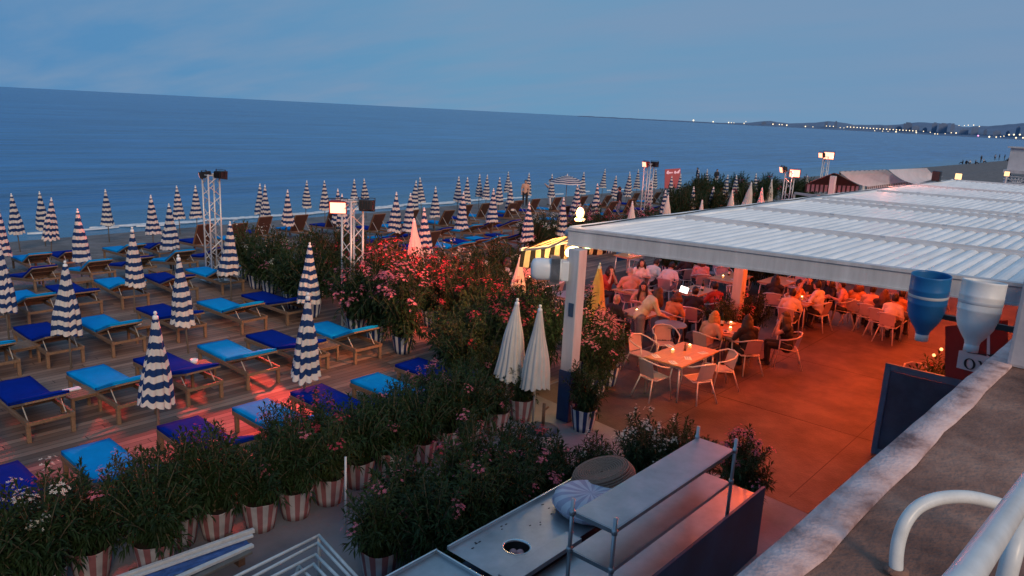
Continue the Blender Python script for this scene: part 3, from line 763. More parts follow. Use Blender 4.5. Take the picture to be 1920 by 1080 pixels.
# ------------------------------------------------------------------ sun loungers (feet to the sea, +y)
def mattress(y0, y1, w, th, m, name, rx=0, y_h=0, sag=0):
    mb = MB(); nx, ny = 6, 10
    bm = bmesh.new()
    me = MB().box((0, (y0+y1)/2, th/2), (w, y1-y0, th)).mesh(name, m)
    bm.from_mesh(me)
    bmesh.ops.subdivide_edges(bm, edges=bm.edges[:], cuts=6, use_grid_fill=True)
    for v in bm.verts:
        n = mnoise.noise((v.co.x*3, v.co.y*3, 3))*.012 + mnoise.noise((v.co.x*9, v.co.y*5, 9))*.005
        edge = min(abs(abs(v.co.x) - w/2), abs(v.co.y-y0), abs(v.co.y-y1))
        if v.co.z > th*.5: v.co.z += n - (.018 if edge < .01 else 0)
    bm.to_mesh(me); bm.free()
    me.polygons.foreach_set('use_smooth', [True]*len(me.polygons))
    return me
SEATM = {c: mattress(-.12, 1.02, .64, .075, MT[c], 'mattress') for c in ('cyan', 'blue')}
BACKM = {c: mattress(-.82, 0, .64, .07, MT[c], 'back_cushion') for c in ('cyan', 'blue')}
_leg = MB().box((0, 0, .17), (.06, .06, .34)).mesh('leg', MT['wood'], bevel=.006)
_fr = MB()
for s in (-1, 1): _fr.box((s*.32, .02, .31), (.045, 2.0, .075))
for y in (-.96, -.12, .45, 1.0): _fr.box((0, y, .305), (.595, .045, .05))
for k in range(11): _fr.box((0, -.04+k*.098, .343), (.60, .06, .016))
_fr = _fr.mesh('frame', MT['wood'], bevel=.004)
def backframe(m):
    b = MB()
    for s in (-1, 1): b.box((s*.30, -.42, -.02), (.045, .86, .035))
    for y in (-.835, -.44, -.03): b.box((0, y, -.02), (.555, .05, .03))
    for k in range(7): b.box((0, -.12-k*.1, -.008), (.555, .055, .014))
    return b.mesh('backrest', m, bevel=.004)
_bf = backframe(MT['wood'])
_sl = MB(); _sl.box((0, -.42, -.006), (.56, .84, .012))
_sl = _sl.mesh('sling', MT['sling'])
def make_lounger(color, angle, label, upright=False):
    t = thing('sun_lounger', label, 'sun lounger', (0, 0, 0), 0, 'sun loungers in rows')
    link('frame', _fr, t)
    for s in (-1, 1):
        for y in (-.93, .92): link('leg', _leg, t, (s*.315, y, 0))
    link('mattress', SEATM[color], t, (0, 0, .352))
    b = link('backrest', _bf, t, (0, -.12, .355), (-R(angle), 0, 0))
    if upright: link('sling', _sl, b, (0, 0, -.04))
    link('back_cushion', BACKM[color] if not upright else mattress_sling, b, (0, 0, .002))
    l = .52; ca, sa = math.cos(R(angle)), math.sin(R(angle))
    for s in (-1, 1):
        MB().tube([(s*.27, -.12-l*ca, .34+l*sa-.02), (s*.27, -.80, .30)], .010, 6).obj('prop_bar', MT['prop'], t)
    return t
mattress_sling = mattress(-.82, 0, .6, .05, MT['sling'], 'back_cushion')
PROTO = {('cyan', 0): make_lounger('cyan', 22, 'x'), ('blue', 0): make_lounger('blue', 19, 'x'), ('cyan', 1): make_lounger('cyan', 58, 'x', True), ('blue', 1): make_lounger('blue', 62, 'x', True)}
used = set()
BEDS = [('row along the hedge', [(1.35,10.3,'c'),(2.55,10.45,'b'),(3.68,10.37,'c'),(4.97,10.33,'b'),(6.18,10.26,'c'),(7.25,10.24,'b'),(8.40,10.05,'c'),(9.6,10.2,'b')]),
 ('second row from the hedge', [(2.55,13.75,'c'),(3.72,13.84,'b'),(4.94,13.66,'c'),(6.10,13.65,'b'),(7.31,13.67,'c'),(8.43,13.7,'b'),(9.72,13.55,'c')]),
 ('third row from the hedge', [(3.95,17.1,'c'),(5.09,17.18,'b'),(6.25,17.07,'c'),(7.66,17.22,'b'),(8.98,16.92,'c'),(10.18,16.91,'b')]),
 ('fourth row from the hedge', [(4.75,20.5,'b'),(5.74,20.45,'c'),(6.8,20.6,'b'),(7.95,20.64,'c'),(9.18,20.51,'b'),(10.5,20.58,'c'),(17.0,20.4,'b'),(18.2,20.2,'B'),(19.34,19.95,'c'),(20.4,20.2,'b'),(21.47,20.12,'c'),(22.75,20.2,'b')]),
 ('fifth row from the hedge', [(5.8,23.9,'c'),(6.95,23.9,'b'),(8.42,23.9,'c'),(9.6,23.9,'b'),(10.9,23.9,'c'),(12.1,23.8,'b'),(17.9,22.6,'b'),(19.0,23.2,'c'),(20.1,23.1,'b'),(21.3,23.0,'b'),(22.97,22.9,'c'),(24.2,23.0,'b'),(25.4,22.9,'b'),(29.5,22.8,'C'),(31.5,22.6,'B'),(33.5,22.8,'C'),(35.5,22.9,'B'),(37.5,22.6,'b')]),
 ('beachfront rows', [(6.6,27.3,'b'),(7.95,27.3,'c'),(9.0,27.4,'b'),(10.8,27.3,'c'),(11.9,27.3,'b'),(13.6,27.6,'B'),(14.9,27.4,'C'),(16.7,28.6,'B'),(18.4,28.6,'C'),(20.3,28.8,'B'),(21.0,26.6,'B'),(22.2,26.4,'c'),(23.3,27.0,'B'),(24.8,26.2,'C'),(26.9,27.0,'B'),(28.4,27.2,'C'),(29.6,26.4,'B'),(31.0,27.2,'C'),(32.5,27.2,'B'),(34.3,27.1,'C'),(36.4,26.8,'B'),(38.5,26.5,'C'),(41,26,'B'),(43.5,26,'C')])]
rb = random.Random(3)
CN = {'c': ('cyan', 0), 'b': ('blue', 0), 'C': ('cyan', 1), 'B': ('blue', 1)}
DESC = {'c': 'bright turquoise flat sun lounger', 'b': 'royal blue flat sun lounger', 'C': 'turquoise sun lounger with upright brown back', 'B': 'dark blue sun lounger with upright brown back'}
for rn, row in BEDS:
    for k, (x, y, c) in enumerate(row):
        lb = f'{DESC[c]}, {ORD[k]} from left in {rn}'.replace('sun lounger with upright brown back', 'lounger with upright brown back')
        yy = y - .42; zz = min(ground(yy-1), ground(yy+1)); tl = math.atan2(ground(yy+1)-ground(yy-1), 2)
        loc = (x, yy, (ground(yy-1)+ground(yy+1))/2 - .01*(yy > 22))
        rz = rb.uniform(-.05, .05)
        key = CN[c]
        if key not in used:
            o = PROTO[key]; used.add(key); o.location = loc; o.rotation_euler = (tl, 0, rz); o['label'] = lb
        else:
            o = dup(PROTO[key], loc, rz, lb, tilt=(tl, 0))
            for q in o.children:
                if q.name.startswith('backrest'): q.rotation_euler = (q.rotation_euler.x + R(rb.uniform(-3.5, 3.5)), 0, 0)
                if q.name.startswith('mattress'): q.rotation_euler = (0, 0, rb.uniform(-.025, .025))
# side tables
t0 = thing('side_table', 'x', 'side table', (0, 0, 0), 0, 'wooden side tables between loungers')
mb = MB()
for k in range(5): mb.box((0, -.2+k*.1, .355), (.5, .088, .025))
mb.obj('table_top', MT['wood'], t0)
mb = MB()
for s in (-1, 1): mb.box((s*.2, 0, .32), (.03, .44, .045)); mb.box((0, s*.2, .32), (.37, .03, .045))
mb.obj('apron', MT['wood'], t0)
for sx in (-1, 1):
    for sy in (-1, 1): MB().box((sx*.215, sy*.2, .17), (.045, .045, .34)).obj('leg', MT['wood'], t0)
STS = [(150,733,'left of the near turquoise lounger, bearing a long tray'),(266,606,'bearing a small tray in the third row'),(372,684,'bearing a white cup, second row'),(606,645,'bearing a dark box behind the tall parasol'),(40,646,'at the left edge beside a turquoise lounger'),(152,523,'second from left in the fifth row'),(300,505,'in the fifth row nearest the left tower'),(700,432,'right of the tower with the red floodlight'),(90,494,'first from left in the fifth row')]
for k, (px, py, lb) in enumerate(STS):
    p = at(px, py, .37)
    o = t0 if k == 0 else dup(t0, (0, 0, 0))
    o.location = (p.x, p.y, ground(p.y)); o.rotation_euler = (0, 0, rb.uniform(-.1, .1)); o['label'] = 'low wooden side table ' + lb
p = at(134, 728, .40); tag(MB().box((0, 0, .012), (.26, .12, .024)).obj('tray', MT['towel'], None, loc=(p.x, p.y, .369), bevel=.004), 'long white tray on the side table by the near turquoise lounger', 'tray')
p = at(252, 606, .40); tag(MB().box((0, 0, .012), (.24, .15, .024)).obj('tray', MT['towel'], None, loc=(p.x, p.y, .369), bevel=.004), 'small white tray on the side table of the third row', 'tray')
p = at(364, 678, .40); tag(MB().lathe([(.0, 0), (.055, 0), (.065, .03), (.07, .08), (.062, .08), (.055, .02)], 14).obj('cup', MT['towel'], None, True, loc=(p.x, p.y, .369)), 'white cup left on the second row side table', 'cup')
p = at(600, 638, .40); tag(MB().box((0, 0, .05), (.24, .16, .10)).obj('box', MT['steel_dark'], None, loc=(p.x, p.y, .369), bevel=.006), 'small dark box on the table behind the tall striped parasol', 'box')

# ------------------------------------------------------------------ oleanders in striped pots
def plant_meshes(seed, h=1.15, spread=.62, nst=30, fl='f_pink', nfl=9, leaf='leaf'):
    r = random.Random(seed)
    st, lf, ro = MB(), MB(), MB()
    tips = []
    def leafq(p, d, L, w):
        s = d.cross(Vector((0, 0, 1)))
        if s.length < .1: s = Vector((1, 0, 0))
        s.normalize(); s = (s + Vector((r.uniform(-.5, .5), r.uniform(-.5, .5), r.uniform(-.5, .5)))).normalized()
        s = (s - d*s.dot(d)).normalized(); up = s.cross(d)
        m = p + d*L*.5 + up*L*.05; e = p + d*L - Vector((0, 0, L*.18))
        o = len(lf.v)
        lf.v += [tuple(p), tuple(m - s*w + up*w*.4), tuple(m), tuple(m + s*w + up*w*.4), tuple(e)]
        lf.f += [(o, o+2, o+1), (o, o+3, o+2), (o+1, o+2, o+4), (o+2, o+3, o+4)]
    low0 = nst; nst += 14
    for i in range(nst):
        a = r.uniform(0, 2*PI); rad = spread*math.sqrt(r.random()); hh = h*(1 - .42*(rad/spread)**1.5)*r.uniform(.62, 1.12)
        if i >= low0: rad = r.uniform(.30, .50); hh = r.uniform(-.02, .42)
        tip = Vector((rad*math.cos(a), rad*math.sin(a), hh))
        b = Vector((.10*math.cos(a)*r.random(), .10*math.sin(a)*r.random(), 0))
        c = Vector((tip.x*.35, tip.y*.35, hh*.6 if i < low0 else hh + .35))
        pts = [((1-q)**2)*b + 2*q*(1-q)*c + q*q*tip for q in [k/8 for k in range(9)]]
        st.tube(pts[::2], [.012, .010, .008, .006, .004], 5)
        nw = int(11*hh/h) + (6 if i < low0 else 10)
        for w in range(nw):
            q = .08 + .92*w/nw; k = min(7, int(q*8)); p = pts[k].lerp(pts[k+1], q*8-k); ax = (pts[k+1]-pts[k]).normalized()
            ph = r.uniform(0, 2*PI)
            for j in range(3):
                an = ph + j*2*PI/3
                o1 = ax.orthogonal().normalized(); o2 = ax.cross(o1)
                d = (ax*r.uniform(.45, 1.0) + (o1*math.cos(an) + o2*math.sin(an))*1.0 + Vector((0, 0, -.25*(1-q)))).normalized()
                leafq(p, d, r.uniform(.12, .20), r.uniform(.013, .020))
        for j in range(5):
            d = ((pts[8]-pts[7]).normalized() + Vector((r.uniform(-.6, .6), r.uniform(-.6, .6), r.uniform(0, .6)))).normalized(); leafq(tip, d, r.uniform(.10, .16), .012)
        if i >= low0: continue
        tips.append((tip, (pts[8]-pts[7]).normalized()))
    r.shuffle(tips)
    for tip, d in tips[:nfl]:
        for k in range(r.randint(10, 18)):
            c = tip + d*.05 + Vector((r.gauss(0, .05), r.gauss(0, .05), r.gauss(.02, .04)))
            nrm = (c - tip + Vector((0, 0, .06)) + d*.03).normalized(); s = nrm.orthogonal().normalized(); t_ = nrm.cross(s); ph = r.random()*6
            R_ = r.uniform(.018, .030); o = len(ro.v); ro.v.append(tuple(c))
            for j in range(5):
                a0 = ph + j*2*PI/5
                for da, rr, up in ((-.38, .75, .3), (0, 1.1, .35), (.38, .75, .3)):
                    ro.v.append(tuple(c + (s*math.cos(a0+da) + t_*math.sin(a0+da))*R_*rr + nrm*R_*up))
                q = o + 1 + j*3; ro.f += [(o, q, q+1), (o, q+1, q+2)]
    return (st.mesh('stem', MT['stem']), lf.mesh('foliage', MT[leaf]), ro.mesh('blossoms', MT[fl]) if ro.f else None)
PM = {}
for c, f in (('p', 'f_pink'), ('w', 'f_white'), ('r', 'f_red')):
    for v in range(3): PM[c+str(v)] = plant_meshes(hash_ := (ord(c)*7 + v*13), fl=f, nfl=(11, 5, 20)[v], leaf='leaf' if v != 1 else 'leaf2', nst=(42, 38, 42)[v], spread=(.6, .55, .66)[v], h=(1.2, 1.1, 1.25)[v])
for v in range(3): PM['n'+str(v)] = plant_meshes(500+v, nfl=0, nst=46, spread=.6, h=1.15)
for v in range(3): PM['s'+str(v)] = plant_meshes(700+v, nfl=2, nst=42, spread=.58, h=1.15)
def pot_meshes(m):
    h = .40; mb = MB(); n = 40; uv = []
    prof = [(.165, 0), (.19, .12), (.215, .28), (.235, h), (.242, h+.01), (.228, h+.008), (.215, h-.05)]
    for i, (r_, z) in enumerate(prof):
        for k in range(n):
            a = 2*PI*k/n; w = 1 + .012*math.sin(3*a + z*4) + .008*math.sin(7*a)
            mb.v.append((r_*w*math.cos(a), r_*w*math.sin(a), z + (.006*math.sin(5*a) if i > 2 else 0)))
    for i in range(len(prof)-1):
        for k in range(n): mb.f.append((i*n+k, i*n+(k+1) % n, (i+1)*n+(k+1) % n, (i+1)*n+k))
    mb.f.append(tuple(range(n))[::-1])
    me = mb.mesh('pot', m, smooth=True); l = me.uv_layers.new(name='fab')
    for pl in me.polygons:
        ks = [me.loops[i].vertex_index % n for i in pl.loop_indices]
        wrap = max(ks) - min(ks) > n/2
        for i in pl.loop_indices:
            k = me.loops[i].vertex_index % n
            if wrap and k == 0: k = n
            l.data[i].uv = (0, k/n*10)
    return me
POT = {'P': pot_meshes(MT['pot_pink']), 'B': pot_meshes(MT['pot_blue'])}
SOIL = MB().lathe([(.0, .362), (.10, .368), (.222, .352)], 16).mesh('soil', MT['soil'], smooth=True)
def plant(x, y, kind, pot, label, group, s=1.0, k=0, fs=1.0):
    r = random.Random(int(x*977+y*131))
    t = thing('potted_oleander', label, 'plant', (x, y, ground(y)), r.uniform(0, 6.3), group)
    t.scale = (s, s, s)
    po = link('pot', POT[pot], t); link('soil', SOIL, po)
    st, lf, fl = PM[kind]
    a = link('stem', st, t, (0, 0, .34)); b = link('foliage', lf, t, (0, 0, .34))
    zz = fs*r.uniform(.92, 1.12)
    parts = [a, b]
    if fl: parts.append(link('blossoms', fl, t, (0, 0, .34)))
    for q in parts: q.scale = (fs, fs, zz)
    return t
CL = [
 ('near hedge in front of the loungers', 'P', [(1.2,8.35,'w0'),(1.75,8.3,'w2'),(2.25,8.2,'w0'),(2.75,8.3,'s0'),(3.3,7.95,'n0'),(3.75,8.3,'s1'),(4.15,8.15,'s2'),(4.62,7.95,'n1'),(5.1,7.9,'s0'),(5.62,7.9,'r1'),(6.2,8.0,'n2'),(6.72,7.95,'s1'),(7.3,7.88,'n0'),(7.9,7.9,'s2'),(8.45,7.95,'n1'),(9.0,7.9,'s0'),(9.75,7.98,'n2')]),
 ('back line of the near hedge', 'P', [(2.6,8.95,'r1'),(3.5,8.95,'p1'),(4.4,8.75,'r0'),(5.35,8.65,'r2'),(6.0,8.75,'r2'),(6.95,8.65,'n1'),(7.6,8.7,'p0'),(8.3,8.75,'p2'),(9.1,8.75,'n0'),(9.85,8.85,'s1'),(10.5,8.95,'r1')]),
 ('bed beside the steel counter', 'P', [(5.0,6.05,'p1'),(5.55,6.25,'s0'),(6.15,6.15,'r1'),(6.7,6.2,'p0'),(7.25,6.1,'s1'),(7.75,6.3,'r0'),(5.3,5.5,'s2'),(5.95,5.5,'p1'),(6.5,5.55,'n0'),(7.1,5.5,'p0'),(7.7,5.6,'s0')]),
 ('clump behind the steel shelves', 'P', [(8.2,5.3,'w1'),(8.65,4.95,'w0'),(9.1,5.1,'w2'),(9.5,4.75,'w1'),(9.2,4.3,'n1'),(9.25,3.6,'p1'),(9.6,3.8,'p2')]),
 ('line of blue pots along the boardwalk', 'B', [(10.65,12.2,'p2'),(10.7,13.2,'p2'),(10.75,14.0,'p0'),(10.85,15.9,'s0'),(10.95,16.9,'p1')]),
 ('bank between boardwalk and dining terrace', 'B', [(9.9,9.6,'n0'),(10.5,9.6,'r1'),(11.1,9.5,'r0'),(11.7,9.2,'s1'),(12.4,8.6,'p2'),(10.4,10.3,'n1'),(11.1,10.3,'r1'),(11.8,10.0,'r2'),(12.5,9.7,'s0'),(11.9,10.9,'n2'),(12.5,10.6,'r0'),(13.1,10.4,'s1'),(12.6,11.6,'r1'),(13.2,11.3,'n0'),(13.8,11.6,'s2'),(12.6,12.5,'r0'),(13.3,12.2,'s0'),(14.0,12.6,'n1'),(12.6,13.4,'r2'),(13.3,13.3,'r1'),(14.0,13.6,'r0'),(12.8,14.9,'r2'),(12.9,15.8,'r2'),(13.6,14.6,'r2'),(14.4,14.6,'w2'),(15.2,14.4,'n0'),(15.9,14.4,'s1'),(16.6,14.5,'w1'),(17.3,14.4,'n2')]),
 ('clump around the left truss tower', 'B', [(11.4,17.8,'w1'),(11.3,18.6,'s1'),(11.35,19.4,'w1'),(11.7,20.5,'w1'),(12.3,19.7,'n0'),(12.9,18.6,'s0'),(13.5,19.6,'n1'),(13.7,18.5,'n2'),(12.2,17.6,'n0'),(12.9,17.2,'r1'),(14.4,19.1,'n1'),(13.6,17.2,'r1'),(14.6,17.6,'n0')]),
 ('thicket beyond the yellow awning', 'B', [(21.9,17.6,'s0'),(22.6,18.5,'w0'),(23.4,18.3,'w2'),(24.2,18.2,'r1'),(24.3,17.3,'p0'),(25.2,17.9,'p2'),(26.2,17.8,'r2'),(27.2,17.3,'p0'),(28.2,16.9,'p2'),(29.2,16.9,'p1'),(25.3,16.6,'r0'),(26.6,16.4,'s1')]),
 ('dark far hedge behind the pergola roof', 'B', [(33.5,18.0,'n0'),(34.6,19.0,'n1'),(35.6,18.4,'n2'),(36.6,19.2,'n0'),(34.8,17.2,'n1'),(36.2,17.2,'n2'),(41,21,'n0'),(42.5,21.5,'n1'),(44,21.8,'n2'),(45.6,22,'n0'),(47.4,21.4,'n1'),(43,19,'r1'),(45,18.8,'n2'),(47,19.2,'r1'),(49,18.6,'n0'),(51,18.6,'n1'),(50,20.6,'n2'),(53,19,'r1')]),
 ('screen of bushes added beyond the diners', 'B', [(23.2,9.9,'n0'),(24.0,9.2,'n1'),(24.8,9.7,'n2'),(25.6,9.1,'n0'),(26.5,9.6,'n1'),(27.4,9.0,'n2'),(28.4,9.4,'n0'),(29.5,8.9,'n1'),(30.6,9.2,'n2'),(31.8,8.8,'n0'),(33,9.0,'n1'),(34.4,8.8,'n2'),(24.2,12.2,'n1'),(25.4,12.0,'n2'),(26.6,12.2,'n0'),(23.0,12.6,'n2'),(27.8,11.8,'n1'),(29.2,11.4,'n0')]),  # bushes added to darken the view behind the guests
 ('dining floor beside the pergola', 'B', [(10.22,6.95,'n1'),(11.7,7.75,'p2'),(12.45,7.95,'p2'),(16.6,7.6,'r1'),(17.2,7.5,'p0'),(17.8,7.3,'n1')]),
]
FCOL = {'p': 'pink flowered', 'w': 'white flowered', 'r': 'red flowered', 'n': 'plain green', 's': 'sparsely pink flowered'}
for cn, pot, lst in CL:
    lst2 = sorted(lst, key=lambda q: proj((q[0], q[1], ground(q[1])+1))[0])
    for k, (x, y, kd) in enumerate(lst2):
        far = 1.0
        fs = 1.0
        if 'far hedge' in cn: far = 1.45
        if cn.startswith('clump behind'): fs = .66
        if cn.startswith('bed beside'): fs = .85 if x < 6.9 else .68
        if (x, y) == (10.22, 6.95): fs = .70
        if cn.startswith(('bank', 'clump around')): fs = 1.10
        if cn.startswith('line of blue'): fs = 1.28
        if cn.startswith('dining'): fs = .82 if x > 11 else .70
        if cn.startswith('screen'): fs = 1.35
        if cn.startswith('near hedge'): fs = .86
        if cn.startswith('back line'): fs = .66
        if cn.startswith('near hedge') and x > 8.9: fs = .55
        plant(x, y, kd, pot, f'{FCOL[kd[0]]} oleander, {ORD[k]} from left in the {cn}', 'potted oleanders', far, k, fs)

# ------------------------------------------------------------------ light towers
def tower(x, y, label, top=3.1, w=.34, rz=0):
    zb = ground(y)
    t = thing('truss_tower', label, 'light tower', (x, y, zb), rz, 'white lattice light towers')
    top = top - zb
    cs = [(-w/2, -w/2), (w/2, -w/2), (w/2, w/2), (-w/2, w/2)]
    for c in cs: MB().tube([(c[0], c[1], 0), (c[0], c[1], top)], .026, 8).obj('chord', MT['alu'], t, smooth=True)
    mb = MB(); n = int(top/.30)
    for i in range(4):
        a, b = cs[i], cs[(i+1) % 4]
        for k in range(n):
            z0, z1 = top*k/n, top*(k+1)/n
            p, q = (a, b) if k % 2 else (b, a)
            mb.tube([(p[0], p[1], z0+.02), (q[0], q[1], z1-.02)], .011, 5)
        mb.tube([(a[0], a[1], top-.03), (b[0], b[1], top-.03)], .02, 6); mb.tube([(a[0], a[1], .05), (b[0], b[1], .05)], .02, 6)
    mb.obj('lattice', MT['alu'], t)
    MB().box((0, 0, .012), (.6, .6, .024)).obj('base_plate', MT['alu'], t)
    return t, Vector((x, y, zb + top))
def flood(pos, aim, lit, label, size=.30, house='black'):
    """floodlight hung on a tower: housing, yoke, face, fins"""
    t = thing('floodlight', label, 'floodlight', pos, 0, 'floodlights on the towers')
    d = (Vector(aim) - Vector(pos)).normalized()
    q = d.to_track_quat('-Y', 'Z'); t.rotation_mode = 'QUATERNION'; t.rotation_quaternion = q
    mb = MB().hexa([(-size*.42, .16, -size*.30), (size*.42, .16, -size*.30), (size*.5, -.06, -size*.38), (-size*.5, -.06, -size*.38)], [(-size*.42, .16, size*.30), (size*.42, .16, size*.30), (size*.5, -.06, size*.38), (-size*.5, -.06, size*.38)])
    for k in range(5): mb.box((-size*.32+k*size*.16, .18, 0), (.012, .05, size*.5))
    mb.obj('housing', MT[house], t)
    MB().box((0, -.066, 0), (size*.88, .008, size*.64)).obj('lens', MT['lamp_red'] if lit else MT['black'], t)
    y = MB()
    for s in (-1, 1): y.box((s*size*.54, .05, size*.18), (.012, .03, size*.6))
    y.box((0, .05, size*.47), (size*1.1, .03, .012)).obj('yoke', MT['black'], t)
    return t, d
LIGHTS = []
def spot(name, pos, aim, energy, col, ang=60, blend=.5, r=.08):
    l = bpy.data.lights.new(name, 'SPOT'); l.energy = energy; l.color = col; l.spot_size = R(ang); l.spot_blend = blend; l.shadow_soft_size = r
    o = bpy.data.objects.new(name, l); COL.objects.link(o); o.location = pos
    o.rotation_euler = (Vector(aim)-Vector(pos)).to_track_quat('-Z', 'Y').to_euler(); o.data.shadow_soft_size = max(r, .2 if energy > 3000 else r); return o
def point(name, pos, energy, col, r=.08):
    l = bpy.data.lights.new(name, 'POINT'); l.energy = energy; l.color = col; l.shadow_soft_size = r
    o = bpy.data.objects.new(name, l); COL.objects.link(o); o.location = pos; return o
RED = (1, .07, .045); ORG = (1, .115, .03)
def tower_at(px, py, top, label):
    p = at(px, py, top); return tower(p.x, p.y, label, top)
tA, pA = tower_at(395, 326, 3.15, 'white lattice light tower at left in front of the sea, its lamps turned away')
tB, pB = tower_at(661, 374, 3.15, 'white lattice light tower nearest, with a glowing red floodlight and a dark one')
tC, pC = tower_at(1218, 306, 3.2, 'slender white lattice light tower left of the red signboard')
tD, pD = tower_at(1482, 320, 3.2, 'white lattice light tower with two bright lamps left of the brown awning')
tE, pE = tower_at(1550, 293, 3.4, 'farthest white lattice light tower, lamps above the brown awning')
def off(px, py, ref):   # a point at the tower's own depth
    d = (ref-CAM).dot(FW); return atd(px, py, d)
flood(off(381, 328, pA), (4, 30, 0), True, 'floodlight on the left side of the left tower, seen from behind', .26, 'black')
flood(off(416, 328, pA), (30, 26, 1.5), False, 'dark floodlight on the right side of the left tower', .32)
f1 = off(634, 388, pB); AIM1 = Vector((3.9, 10.7, 0))
flood(f1, (5.2, 8.4, 1.0), True, 'glowing red floodlight on the nearest tower facing the promenade', .40, 'red_tint')
flood(off(688, 385, pB), (24, 24, 0), False, 'dark floodlight on the right of the nearest tower', .36)
flood(off(1210, 308, pC), (20, 26, .5), True, 'red lit floodlight on the third tower facing the loungers', .36, 'red_tint')
flood(off(1228, 308, pC), (60, 22, 1.5), False, 'dark floodlight on the right of the third tower', .36)
flood(off(1467, 318, pD), (30, 22, .5), True, 'bright floodlight on the left of the fourth tower', .40, 'black')
flood(off(1490, 325, pD), (10, 2, 2.2), True, 'larger glaring floodlight on the fourth tower facing the promenade', .52, 'red_tint')
flood(off(1540, 291, pE), (40, 30, .5), True, 'small bright floodlight on the left of the farthest tower', .5, 'black')
flood(off(1554, 292, pE), (20, 4, 2.5), True, 'larger glaring floodlight on the farthest tower', .72, 'red_tint')
def lspot(name, p, aim, e, col=RED, ang=70, blend=.4):
    d = (Vector(aim)-p).normalized(); spot(name, p + d*.12, aim, e, col, ang, blend)
lspot('red_spot_near', f1, AIM1, 4200, RED, 46, .5)
lspot('red_spot_left', off(381, 328, pA), (7.5, 27, .6), 500, RED, 46)
lspot('red_spot_flowers', pB + Vector((.6, .3, .1)), (14.8, 14.0, .8), 1500, RED, 120, .6)
lspot('red_spot_beach', pB + Vector((.2, .5, .15)), (16.5, 26, .6), 900, RED, 50, .6)
lspot('red_spot_third', off(1210, 308, pC), (33, 22, 0), 500, RED, 100)
lspot('red_spot_fourth', off(1490, 325, pD), (24, 15, .4), 900, (1, .12, .08), 110)
lspot('red_spot_fourth_sea', off(1467, 318, pD), (38, 22, .4), 700, (1, .12, .09), 90)
lspot('red_spot_far', off(1554, 292, pE), (52, 12, 2), 700, (1, .22, .16), 110)

spot('amber_corner', Vector((10.9, 8.0, 3.75)), (12.6, 12.2, .8), 1500, (1, .26, .07), 120, .8, .15)
lspot('red_spot_third_near', off(1210, 308, pC), (24, 19, .5), 700, (1, .10, .07), 80)
# ------------------------------------------------------------------ pergola
SHR = .23
def gx(x, y): return x + SHR*(7.75-y)
def gy(x, y): return .95 + (y-.95)*(1 - .0026*max(0, x-10.5))
def slab(mb, x0, x1, y0, y1, z0, z1):
    q = lambda x, y, z: (gx(x, y), gy(x, y), z)
    mb.hexa([q(x0,y0,z0), q(x1,y0,z0), q(x1,y1,z0), q(x0,y1,z0)], [q(x0,y0,z1), q(x1,y0,z1), q(x1,y1,z1), q(x0,y1,z1)]); return mb
per = thing('pergola', 'long white louvred roof pergola over the red lit dining terrace', 'pergola', (10.5, 7.75, 0))
def pobj(mb, name, m, parent=per, smooth=False, bevel=0):
    o = mb.obj(name, m, None, smooth, bevel); o.parent = parent
    o.matrix_parent_inverse = Matrix.Translation((-10.5, -7.75, 0)); return o
YW = .95; YE = 7.75; ZT = 3.40; ZB = 3.10
DIV = [10.5, 14.0, 17.2, 20.8, 22.0, 26.8, 31.5, 37.5]
mb = slab(MB(), 10.5, 10.68, YW, YE, ZB, ZT); slab(mb, 10.47, 10.5, YW, YE+.0, ZT-.035, ZT+.012); slab(mb, 10.47, 10.5, YW, YE, ZB-.0, ZB+.03)
pobj(mb, 'front_beam', MT['beam'])
mb = slab(MB(), 10.68, 37.6, 7.57, 7.752, ZB, ZT-.004); slab(mb, 10.6, 37.6, 7.752, 7.80, ZT-.06, ZT+.02); pobj(mb, 'side_beam', MT['louvre'])
pobj(slab(MB(), 10.68, 37.6, YW, YW+.16, ZB, ZT-.004), 'rear_beam', MT['beam'])
for i, x in enumerate(DIV[1:]):
    mb = slab(MB(), x-.16, x+.16, YW+.16, 7.57, ZB+.03, ZT-.03)
    slab(mb, x-.20, x-.155, YW+.17, 7.56, ZB+.05, ZT+.01); slab(mb, x+.155, x+.20, YW+.17, 7.56, ZB+.05, ZT+.01)
    pobj(mb, 'gutter_beam', MT['gutter'])
def louvre_profile(y, w, z):
    """one blade seen end-on: a shallow rounded top overlapping its neighbour"""
    return [(y-w*.5, z-.035), (y-w*.46, z-.004), (y-w*.25, z+.022), (y, z+.028), (y+w*.28, z+.014), (y+w*.50, z-.012), (y+w*.56, z-.026)]
for i in range(len(DIV)-1):
    x0 = DIV[i] + (.20 if i else .185); x1 = DIV[i+1]-.205
    mb = MB(); n = 32; w = (7.56-YW-.17)/n; rj = random.Random(i)
    for k in range(n):
        y = YW+.17+(k+.5)*w; pr = louvre_profile(y, w*.97, 3.352 + rj.uniform(-.003, .003)); o = len(mb.v); m_ = len(pr)
        for xe in (x0, x1):
            for yy, zz in pr: mb.v.append((gx(xe, yy), gy(xe, yy), zz))
        for j in range(m_-1): mb.f.append((o+j, o+m_+j, o+m_+j+1, o+j+1))
        mb.f.append(tuple(o+j for j in range(m_))[::-1]); mb.f.append(tuple(o+m_+j for j in range(m_)))
        mb.f.append((o, o+m_-1, o+2*m_-1, o+m_))
    pobj(mb, 'louvre_blades', MT['louvre'])
    pobj(slab(MB(), x0, x1, YW+.165, 7.565, 3.30, 3.312), 'leak_shield', MT['louvre'])  # sheet added under the blades to stop lamp light leaking through
rj = random.Random(8)
for x in DIV[1:6]:
    for y in (6.2, 3.3):
        yy = y + rj.uniform(-.6, .6); pobj(MB().box((gx(x-.06, yy), gy(x, yy), ZT+.022), (.07, .10, .03)), 'junction_box', MT['gutter'])
